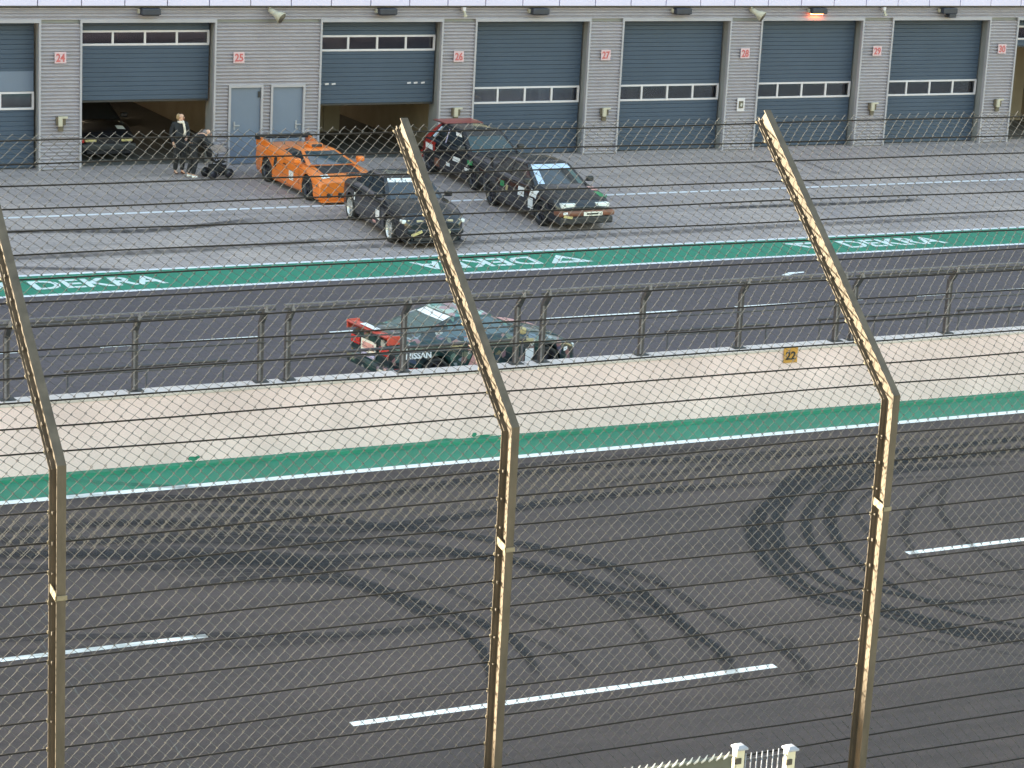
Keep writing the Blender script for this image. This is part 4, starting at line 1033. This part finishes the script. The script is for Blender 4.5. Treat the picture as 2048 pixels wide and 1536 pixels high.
def green_black_coupe():
    t, c, h = hatch('racing_coupe', 'black coupe with green accents, a white windscreen frame and a white number plate', (28.36, 54.15, .004), R(-90+1), 'paint_black', 4.2, 0)
    c.glass('windscreen', 1.9, 8.2, .06, .74, 'car_glass', t); c.glass('windscreen_banner', .7, 9.3, .75, .99, 'sticker_blue', t)
    c.glass('windscreen_edge', .7, 1.85, .10, .745, 'sticker_blue', t, .006, 3); c.glass('windscreen_edge', 8.3, 9.3, .06, .745, 'car_glass_pale', t, .006, 3)
    for a, b in ((10.5, 15.2), (15.6, 18.8), (31.2, 34.4), (34.8, 39.5)): c.glass('side_window', a, b, .12, .90, 'car_glass', t)
    c.glass('rear_window', 20.8, 29.2, .08, .92, 'car_glass', t)
    c.wheels(t, 'rim_dark', .02, 6, .2, .21)
    for sd in (-1, 1):
        c.door(-.60, .62, .30, .84, sd, 'paint_black', t)
        c.patch('fender_sticker', .74, 1.10, .64, .82, sd, 'sticker_white', t, .009, 4, .08)
        c.patch('fender_sticker', .66, .92, .34, .60, sd, 'sticker_white', t, .009, 4)
        c.patch('door_sticker', .12, .44, .56, .78, sd, 'sticker_white', t, .012, 4)
        c.patch('green_stripe', -.85, -.64, .62, .76, sd, 'sticker_green', t, .012, 4)
        c.patch('pale_stripe', -.54, -.42, .56, .70, sd, 'sticker_tan', t, .012, 3, .05)
        MB().bbox(h-.20, h-.02, min(sd*.28, sd*.66), max(sd*.28, sd*.66), .555, .67, .025).build('headlight', 'headlight_glass', t)
    c.top_patch('bonnet', .86, h-.22, -.62, .62, 'paint_black', t, .006)
    c.top_patch('bonnet_sticker', 1.05, 1.35, .56, .74, 'sticker_pink', t, .008); c.top_patch('bonnet_sticker', 1.42, 1.75, .56, .76, 'sticker_green', t, .008)
    c.mirror(.62, .93, .78, 'dark_plastic', t)
    m = MB().bbox(h-.25, h+.06, -.78, .78, .36, .50, .05); m.build('bumper', 'paint_rust', t)
    MB().bbox(h-.2, h+.05, -.74, .74, .17, .35, .04).build('lower_bumper', 'dark_plastic', t)
    p = c.plate(h+.072, -.10, .42, .375, .475, t); MB().bbox(h+.081, h+.084, -.02, .30, .405, .445, .001).build('plate_print', 'sign_black', p)
    MB().obox((h+.062, -.52, .36), (.004, 0, 0), (0, .12, -.02), (0, .01, .03)).build('bumper_sticker', 'sticker_yellow', t)
    MB().obox((h+.062, -.60, .45), (.004, 0, 0), (0, .06, 0), (0, 0, .03)).build('bumper_sticker', 'sticker_white', t)
    for sd in (-1, 1): MB().bbox(-h-.01, -h+.06, min(sd*.34, sd*.66), max(sd*.34, sd*.66), .64, .78, .015).build('taillight', 'taillight_red', t)
    m = MB().bbox(-h-.06, -h+.22, -.66, .66, 1.12, 1.15, .01); [m.box(-h+.02, -h+.14, sd*.5-.012, sd*.5+.012, .90, 1.12) for sd in (-1, 1)]; m.build('rear_wing', 'dark_plastic', t)
green_black_coupe()
def red_black_hatch():
    t, c, h = hatch('racing_hatchback', 'black hatchback with a dark red tail and white stickers by the garage pier', (28.82, 58.92, .004), R(-90+1), 'paint_black', 4.15, 1)
    for a, b in ((10.5, 15.0), (15.4, 18.9), (31.1, 34.6), (35.0, 39.5)): c.glass('side_window', a, b, .12, .90, 'car_glass', t)
    c.glass('windscreen', .7, 9.3, .06, .78, 'car_glass_teal', t); c.glass('windscreen_banner', .7, 9.3, .79, .99, 'car_glass', t)
    c.glass('rear_window', 20.8, 29.2, .08, .92, 'car_glass', t); c.glass('red_pillar', 30.0, 31.05, .0, .98, 'paint_red', t, .008, 3); c.glass('red_pillar', 18.95, 20.0, .0, .98, 'paint_red', t, .008, 3)
    c.glass('window_sticker', 37.4, 39.4, .70, .88, 'sticker_white', t, .009, 4); c.glass('window_sticker', 34.68, 34.95, .12, .9, 'sticker_lilac', t, .009, 2)
    c.glass('window_sticker', 31.3, 31.9, .2, .88, 'sticker_blue', t, .009, 2)
    c.wheels(t, 'rim_dark', .02, 6, .2, .20)
    for sd in (-1, 1):
        c.door(-.62, .60, .30, .84, sd, 'paint_black', t)
        c.patch('red_quarter_panel', -h+.04, -1.02, .56, .875, sd, 'paint_red', t, .006, 8)
        c.patch('quarter_sticker', -h+.42, -1.16, .66, .80, sd, 'sticker_white', t, .010, 4, -.04)
        c.patch('red_sill', -1.02, -.72, .26, .48, sd, 'paint_rust', t, .006, 4)
        c.patch('door_sticker', .10, .50, .58, .70, sd, 'sticker_white', t, .012, 4, .06); c.patch('door_sticker', -.30, -.08, .38, .48, sd, 'sticker_white', t, .012, 4)
        c.patch('green_stripe', .95, 1.25, .62, .74, sd, 'sticker_green', t, .009, 4)
        c.patch('fender_sticker', .80, 1.02, .44, .52, sd, 'sticker_white', t, .009, 4)
        MB().bbox(h-.20, h-.02, min(sd*.30, sd*.66), max(sd*.30, sd*.66), .555, .67, .025).build('headlight', 'headlight_glass', t)
        MB().bbox(-h-.012, -h+.06, min(sd*.36, sd*.66), max(sd*.36, sd*.66), .60, .80, .015).build('taillight', 'taillight_red', t)
    m = MB().grid(lambda u, v: (c.gx[2]+.02-.50+.85*u, -.57+1.14*v, c.zroof+.005+.012*math.sin(u*3)), 4, 4); m.grid(lambda u, v: (c.gx[2]+.02-.50+.85*u, -.57+1.14*v, c.zroof-.02), 4, 4); m.build('roof_spoiler', 'paint_red', t)
    c.top_patch('bonnet', .88, h-.24, -.62, .62, 'paint_black', t, .006); c.mirror(.62, .93, .78, 'dark_plastic', t)
    MB().bbox(h-.25, h+.05, -.76, .76, .30, .50, .05).build('bumper', 'paint_black', t)
    MB().bbox(-h-.05, -h+.2, -.76, .76, .30, .52, .05).build('bumper', 'paint_red', t)
    c.plate(h+.058, -.26, .26, .36, .46, t); c.plate(-h-.058, -.26, .26, .40, .50, t)
red_black_hatch()

# --- dark car inside garage 24
def garage_car():
    t, c, h = hatch('parked_car', 'dark car with pale yellow headlights parked inside the open garage 24', (20.0, 65.55, .014), R(-90), 'paint_black', 4.2, 1)
    for a, b in ((10.5, 15.0), (15.4, 18.9), (31.1, 34.6), (35.0, 39.5)): c.glass('side_window', a, b, .12, .90, 'car_glass', t)
    c.glass('windscreen', .7, 9.3, .06, .95, 'car_glass', t); c.glass('rear_window', 20.8, 29.2, .08, .92, 'car_glass', t)
    c.wheels(t, 'rim_dark', .02, 6, .2, .20); c.mirror(.62, .93, .78, 'paint_black', t)
    for sd in (-1, 1):
        MB().bbox(h-.16, h+.01, min(sd*.34, sd*.66), max(sd*.34, sd*.66), .50, .60, .025).build('headlight', 'sticker_yellow', t)
    MB().bbox(h-.2, h-.02, -.76, -.665, .48, .60, .02).build('indicator', 'taillight_red', t)
    MB().bbox(h-.25, h+.05, -.76, .76, .26, .46, .05).build('bumper', 'dark_plastic', t)
    c.door(-.60, .62, .30, .84, 1, 'paint_black', t); c.door(-.60, .62, .30, .84, -1, 'paint_black', t)
    c.top_patch('bonnet', .88, h-.24, -.62, .62, 'paint_black', t, .006)
    c.top_patch('bonnet_paper', 1.45, 1.72, .36, .58, 'sticker_white', t, .012)
garage_car()

# --- green racing coupe on the pit lane
def green_coupe():
    t = car_root('racing_coupe', 'dark green racing coupe covered in stickers with a red tail spoiler on the pit lane', (19.47, 40.02, 0), R(6))
    t.scale = (.945, 1, 1.03)
    c = Car(x0=-2.14, x1=2.16, xf=1.32, xr=-1.20, rw=.31, ra=.35, flare=.035,
            plan=[(-2.14, .70), (-1.9, .80), (-1.2, .84), (0, .84), (1.2, .83), (1.75, .79), (2.05, .68), (2.16, .56)],
            top=[(-2.14, .90), (-1.95, .945), (-1.3, .95), (.8, .90), (1.3, .84), (1.8, .72), (2.08, .60), (2.16, .52)],
            shoulder=[(-2.14, .84), (-1.95, .88), (-1.2, .89), (.8, .84), (1.3, .78), (1.8, .67), (2.08, .55), (2.16, .47)],
            sill=[(-2.14, .32), (-1.7, .20), (1.7, .17), (2.16, .16)],
            zbelt=.90, zroof=1.29, wbelt=.75, wroof=.555, gx=(.88, .12, -.62, -1.66), taper=.07, roofmat=2)
    c.body(t, ['paint_livery', 'dark_plastic', 'paint_roof_graphic'])
    c.glass('windscreen', .7, 9.3, .06, .78, 'car_glass', t); c.glass('windscreen_banner', .7, 9.3, .79, .99, 'sticker_green', t)
    for a, b in ((10.5, 14.6), (15.0, 18.2), (31.8, 35.0), (35.4, 39.5)): c.glass('side_window', a, b, .12, .90, 'car_glass_teal', t)
    c.glass('rear_window', 20.8, 29.2, .06, .78, 'car_glass_pale', t); c.glass('rear_window_banner', 20.8, 29.2, .79, .96, 'sticker_white', t)
    c.wheels(t, 'rim_dark', .02, 6, .22, .235)
    for sd in (-1, 1):
        c.door(-.58, .74, .28, .84, sd, 'paint_livery', t)
        c.patch('door_sticker', -.50, -.02, .70, .84, sd, 'sticker_pink', t, .012, 5)
        c.patch('door_sticker', -.44, .02, .40, .62, sd, 'sticker_pink', t, .012, 5, .12)
        c.patch('quarter_sticker', -.88, -.62, .72, .86, sd, 'sticker_tan', t, .009, 4, .08)
        c.patch('quarter_sticker', -2.04, -1.90, .58, .72, sd, 'car_glass_pale', t, .009, 4)
        c.patch('fender_sticker', .82, 1.00, .26, .62, sd, 'sticker_white', t, .009, 4)
        c.patch('fender_sticker', .60, 1.0, .74, .80, sd, 'sticker_tan', t, .012, 4)
        c.patch('red_sill_stripe', -2.05, -1.58, .40, .47, sd, 'paint_red', t, .009, 5)
        c.patch('fender_badge', 1.74, 1.86, .50, .57, sd, 'sticker_white', t, .009, 3)
        o = text_mesh('NISSAN', .3, 'sponsor_lettering', 'sticker_white', .012); fit_text(o, .54, .12); o.parent = t
        p = c.pt(-1.60, c.side_v(-1.60, .66), sd, .03)
        o.location = (p[0], p[1]*1.004, .70); o.rotation_euler = (R(84), 0, R(-4) if sd < 0 else R(184))
        MB().bbox(-2.17, -2.10, min(sd*.36, sd*.68), max(sd*.36, sd*.68), .66, .80, .015).build('taillight', 'taillight_red', t)
        MB().bbox(1.90, 2.10, min(sd*.34, sd*.64), max(sd*.34, sd*.64), .50, .585, .02).build('headlight', 'headlight_glass', t)
    p = MB().bbox(-2.185, -2.165, -.27, .27, .60, .82, .005).build('number_plate', 'number_plate_white', t)
    MB().bbox(-2.191, -2.186, -.21, .21, .66, .78, .002).build('plate_print', 'sticker_pink', p)
    MB().bbox(-2.195, -2.16, -.24, .24, .52, .585, .005).build('lower_plate', 'sticker_lilac', t)
    m = MB().bbox(-2.24, -2.0, -.74, .74, .30, .50, .06); m.build('bumper', 'paint_livery', t)
    MB().obox((-2.19, -.60, .34), (.06, -.02, 0), (0, .10, 0), (-.01, .0, .09)).build('bumper_sticker', 'number_plate_white', t)
    m = MB().grid(lambda u, v: (-2.26+.30*u, -.74+1.48*v, 1.03-.045*u+.03*math.sin(u*2.6)), 5, 2); m.grid(lambda u, v: (-2.26+.30*u, -.74+1.48*v, 1.01-.04*u), 5, 2)
    for sd in (-1, 1): m.box(-2.22, -1.96, sd*.74-.02, sd*.74+.02, .90, 1.05)
    sp = m.build('tail_spoiler', 'sticker_red', t)
    MB().grid(lambda u, v: (-2.20+.14*u, -.32+.64*v, 1.061+.004*u), 2, 2).build('spoiler_sticker', 'sticker_white', sp)
    for sd in (-1, 1): c.top_patch('bonnet_sticker', 1.0, 1.75, min(sd*.15, sd*.6), max(sd*.15, sd*.6), 'car_glass_pale' if sd < 0 else 'sticker_pink', t, .008)
    c.mirror(.66, .92, .79, 'sticker_tan', t)
    MB().bbox(1.9, 2.24, -.66, .66, .155, .18, .006).build('front_splitter', 'dark_plastic', t)
    MB().bbox(2.13, 2.18, -.5, .5, .24, .40, .02).build('front_intake', 'dark_plastic', t)
green_coupe()

# ================================================================== PEOPLE
def skin_mesh(name, verts, edges, mat, parent, levels=2):
    """verts: {key: (x, y, z, rx[, ry])}; grown into one continuous surface"""
    keys = list(verts); me = bpy.data.meshes.new(name)
    me.from_pydata([verts[k][:3] for k in keys], [(keys.index(a), keys.index(b)) for a, b in edges], [])
    o = bpy.data.objects.new(name, me); C.objects.link(o)
    md = o.modifiers.new('skin', 'SKIN'); md.use_smooth_shade = True
    sv = me.skin_vertices[0].data
    for i, k in enumerate(keys):
        v = verts[k]; sv[i].radius = (v[3], v[4] if len(v) > 4 else v[3]); sv[i].use_root = (i == 0)
    sb = o.modifiers.new('sub', 'SUBSURF'); sb.levels = levels; sb.render_levels = levels
    dg = bpy.context.evaluated_depsgraph_get(); dg.update()
    m2 = bpy.data.meshes.new_from_object(o.evaluated_get(dg)); m2.name = name
    bpy.data.objects.remove(o); bpy.data.meshes.remove(me)
    m2.materials.clear(); m2.materials.append(MATS[mat]); m2.polygons.foreach_set('use_smooth', [True]*len(m2.polygons))
    o = bpy.data.objects.new(name, m2); C.objects.link(o); o.parent = parent; return o
def chain(V, E, names):
    for a, b in zip(names, names[1:]): E.append((a, b))
def person(root, J, S, grow_coat, hair, shoes, coat_hem):
    """J: joint positions; S: overall size"""
    V, E = {}, []
    def put(k, p, r, r2=None): V[k] = (p[0], p[1], p[2], r*S, (r2 or r)*S)
    put('pelvis', J['pelvis'], .125, .105); put('belly', J['belly'], .115, .095); put('chest', J['chest'], .135, .105); put('neck', J['neck'], .052)
    put('jaw', J['jaw'], .058, .066); put('head', J['head'], .076, .090); put('crown', J['crown'], .055, .06)
    chain(V, E, ['pelvis', 'belly', 'chest', 'neck', 'jaw', 'head', 'crown'])
    for s in 'LR':
        put('sh'+s, J['sh'+s], .052); put('el'+s, J['el'+s], .040); put('wr'+s, J['wr'+s], .026); chain(V, E, ['chest', 'sh'+s, 'el'+s, 'wr'+s])
        d = (Vector(J['wr'+s])-Vector(J['el'+s])).normalized(); a = d.cross(Vector((0, 1, 0)))
        if a.length < .1: a = d.cross(Vector((1, 0, 0)))
        a.normalize(); pm = Vector(J['wr'+s])+d*.055*S; put('pm'+s, pm, .026, .016); E.append(('wr'+s, 'pm'+s)); b = a.cross(d)
        for i, ln in enumerate((.066, .076, .072, .056)):
            q = pm+a*(i-1.5)*.019*S+d*.035*S; put('f%d%s' % (i, s), q, .0085)
            put('g%d%s' % (i, s), q+d*ln*.5*S+b*.008*S, .008); put('h%d%s' % (i, s), q+d*ln*.85*S+b*.030*S, .0065); chain(V, E, ['pm'+s, 'f%d%s' % (i, s), 'g%d%s' % (i, s), 'h%d%s' % (i, s)])
        q = Vector(J['wr'+s])+d*.03*S-a*.035*S; put('t0'+s, q, .010); put('t1'+s, q+d*.045*S-a*.012*S+b*.015*S, .008); chain(V, E, ['wr'+s, 't0'+s, 't1'+s])
        put('hp'+s, J['hp'+s], .085); put('kn'+s, J['kn'+s], .056); put('an'+s, J['an'+s], .038); put('to'+s, J['to'+s], .030); chain(V, E, ['pelvis', 'hp'+s, 'kn'+s, 'an'+s, 'to'+s])
    body = skin_mesh('body', V, E, 'skin', root)
    # face: nose, eyes, mouth and ears set on the head
    h = Vector(J['head']); f = Vector(J['face']).normalized(); sd = f.cross(Vector((0, 0, 1))).normalized()
    c = {}; g = {k: (*V[k][:3], V[k][3]*1.0+.024*S, V[k][4]+.026*S) for k in V}
    ce = [('pelvis', 'belly'), ('belly', 'chest'), ('chest', 'shL'), ('shL', 'elL'), ('elL', 'wrL'), ('chest', 'shR'), ('shR', 'elR'), ('elR', 'wrR'), ('chest', 'neck')]
    cv = {k: g[k] for k in ('pelvis', 'belly', 'chest', 'shL', 'elL', 'wrL', 'shR', 'elR', 'wrR', 'neck')}
    cv['neck'] = (*V['neck'][:3], .066*S, .066*S)
    for k in ('pelvis', 'belly', 'chest'): cv[k] = (*V[k][:3], V[k][3]+.045*S, V[k][4]+.045*S)
    for k in ('shL', 'shR'): cv[k] = (*V[k][:3], .085*S, .085*S)
    if coat_hem: cv['hem'] = (*coat_hem, .165*S, .145*S); ce.append(('pelvis', 'hem'))
    skin_mesh('coat', cv, ce, 'cloth_dark', root)
    tv = {k: g[k] for k in ('pelvis', 'hpL', 'knL', 'anL', 'hpR', 'knR', 'anR')}
    skin_mesh('trousers', tv, [('pelvis', 'hpL'), ('hpL', 'knL'), ('knL', 'anL'), ('pelvis', 'hpR'), ('hpR', 'knR'), ('knR', 'anR')], 'cloth_trousers', root)
    for s in 'LR':
        a, t_ = Vector(J['an'+s]), Vector(J['to'+s]); hl = a-(t_-a).normalized()*.04*S; hl.z = .035*S
        skin_mesh('shoe', {'a': (hl.x, hl.y, .040*S, .040*S), 'b': ((a.x+t_.x)/2, (a.y+t_.y)/2, .045*S, .046*S, .04*S), 'c': (t_.x, t_.y, .036*S, .040*S, .03*S)}, [('a', 'b'), ('b', 'c')], shoes, root, 1)
    return h, f, sd, body
def add_face(root, h, f, sd, S, hair):
    skin_mesh('nose', {'a': (*(h+f*.085*S-Vector((0, 0, .0))), .010*S), 'b': (*(h+f*.108*S-Vector((0, 0, .035*S))), .014*S)}, [('a', 'b')], 'skin', root, 1)
    for q in (-1, 1):
        e = h+f*.084*S+sd*q*.033*S+Vector((0, 0, .006*S)); MB().lathe([(.001, -.006), (.011*S, 0), (.001, .006)], tuple(e), 'Y', 8).build('eye', 'sign_black', root)
        e = h+sd*q*.080*S-Vector((0, 0, .01*S)); MB().lathe([(.001, -.02*S), (.026*S, 0), (.001, .02*S)], tuple(e), 'Y', 8).build('ear', 'skin', root)
    e = h+f*.088*S-Vector((0, 0, .062*S)); MB().obox(e, sd*.022*S, f*.006, Vector((0, 0, .005*S))).build('mouth', 'sticker_red', root)

p1 = thing('person', 'standing person in a long black coat with pale scarf and fair hair', 'person', (21.22, 61.25, .004))
J1 = dict(pelvis=(0, 0, .93), belly=(0, .0, 1.08), chest=(0, .01, 1.30), neck=(.01, 0, 1.47), jaw=(.025, -.02, 1.545), head=(.025, -.01, 1.62), crown=(.02, .01, 1.69), face=(.75, -.65, -.15),
          shL=(-.185, .01, 1.40), elL=(-.25, .03, 1.13), wrL=(-.20, -.06, .90), shR=(.185, .0, 1.40), elR=(.24, -.02, 1.14), wrR=(.14, -.20, 1.06),
          hpL=(-.09, 0, .88), knL=(-.10, -.02, .48), anL=(-.11, .03, .09), toL=(-.10, -.11, .04), hpR=(.09, 0, .88), knR=(.09, -.05, .48), anR=(.07, -.02, .09), toR=(.11, -.16, .04))
h, f, sd, b = person(p1, J1, 1.0, .02, 'hair_blonde', 'shoe_brown', (0, 0, .56)); add_face(p1, h, f, sd, 1.0, 'hair_blonde')
skin_mesh('hair', {'a': (.005, .008, 1.672, .100, .100), 'b': (-.035, .04, 1.60, .092, .085), 'c': (-.045, .05, 1.50, .06, .05)}, [('a', 'b'), ('b', 'c')], 'hair_blonde', p1)
skin_mesh('scarf', {'a': (-.09, -.02, 1.475, .032), 'b': (-.02, -.085, 1.46, .036), 'c': (.08, -.06, 1.475, .036), 'd': (.09, .03, 1.49, .032), 'e': (0, .08, 1.49, .030), 'f': (.075, -.135, 1.36, .034), 'g': (.10, -.145, 1.22, .036), 'h': (.085, -.15, 1.09, .038)},
          [('a', 'b'), ('b', 'c'), ('c', 'd'), ('d', 'e'), ('c', 'f'), ('f', 'g'), ('g', 'h')], 'cloth_scarf', p1)
p1.scale = (.94, .94, .935)
p2 = thing('person', 'person in dark clothes and white shoes bending forward over a pushchair', 'person', (21.40, 60.62, .004))
J2 = dict(pelvis=(-.05, .05, .86), belly=(.03, .02, .99), chest=(.16, -.02, 1.10), neck=(.27, -.03, 1.15), jaw=(.34, -.04, 1.13), head=(.355, -.03, 1.20), crown=(.33, -.02, 1.26), face=(.85, -.35, -.45),
          shL=(.16, -.20, 1.09), elL=(.30, -.24, .92), wrL=(.46, -.20, .86), shR=(.17, .16, 1.10), elR=(.30, .18, .93), wrR=(.46, .14, .87),
          hpL=(-.06, -.05, .82), knL=(.02, -.08, .45), anL=(-.05, -.07, .09), toL=(.09, -.09, .04), hpR=(-.06, .13, .82), knR=(.0, .16, .45), anR=(-.12, .12, .09), toR=(.02, .12, .04))
h, f, sd, b = person(p2, J2, .97, .02, 'hair_dark', 'shoe_white', None); add_face(p2, h, f, sd, .97, 'hair_dark')
skin_mesh('hood', {'a': (.33, -.02, 1.235, .098, .095), 'b': (.27, -.01, 1.17, .085, .08), 'c': (.22, -.01, 1.13, .085, .08)}, [('a', 'b'), ('b', 'c')], 'pram_cloth', p2)
# pushchair
t = thing('pushchair', 'dark pushchair with a greyish pink canopy and black wheels beside the wide pier', 'pushchair', (22.02, 60.55, .004), R(8))
for sx in (-.24, .24):
    for sy in (-.2, .2):
        w_ = bpy.data.objects.new('wheel', None); C.objects.link(w_); w_.parent = t; w_.location = (sx, sy, .13)
        MB().lathe([(.10, -.022), (.13, -.018), (.13, .018), (.10, .022)], (0, 0, 0), 'Y', 18).build('tyre', 'rubber', w_)
        MB().lathe([(.001, -.012), (.10, -.012), (.10, .012), (.001, .012)], (0, 0, 0), 'Y', 18).build('rim', 'rim_dark', w_)
m = MB()
for sy in (-.19, .19): m.tube([(-.24, sy, .13), (.02, sy, .42), (.22, sy, .78)], .014, 8); m.tube([(.24, sy, .13), (-.05, sy, .46), (-.42, sy, .93)], .014, 8)
m.build('frame', 'dark_plastic', t)
MB().tube([(-.42, -.2, .93), (-.45, 0, .95), (-.42, .2, .93)], .018, 8).build('handle', 'rubber', t)
m = MB().grid(lambda u, v: (-.22+.40*u, -.18+.36*v, .44-.05*math.sin(u*3.14)+.28*max(0, .35-u)), 8, 4); m.grid(lambda u, v: (-.22-.10*u, -.18+.36*v, .54+.34*u), 6, 4); m.build('seat', 'cloth_dark', t)
m = MB().grid(lambda u, v: (-.12+.30*math.cos(.2+2.2*u), (-.19+.38*v), .66+.24*math.sin(.2+2.2*u)), 10, 4)
for sy in (-.19, .19): m.add([(-.12, sy, .66)]+[(-.12+.30*math.cos(.2+2.2*k/10), sy, .66+.24*math.sin(.2+2.2*k/10)) for k in range(11)], [(0, k+1, k+2) for k in range(10)])
m.build('canopy', 'pram_cloth', t)
MB().bbox(-.20, .20, -.16, .16, .17, .34, .03).build('basket', 'cloth_dark', t)
m = MB().grid(lambda u, v: (-.34+.30*u, -.20+.16*v, .80-.10*u+.02*math.sin(u*6)), 6, 3); m.build('white_cloth', 'sticker_white', t)
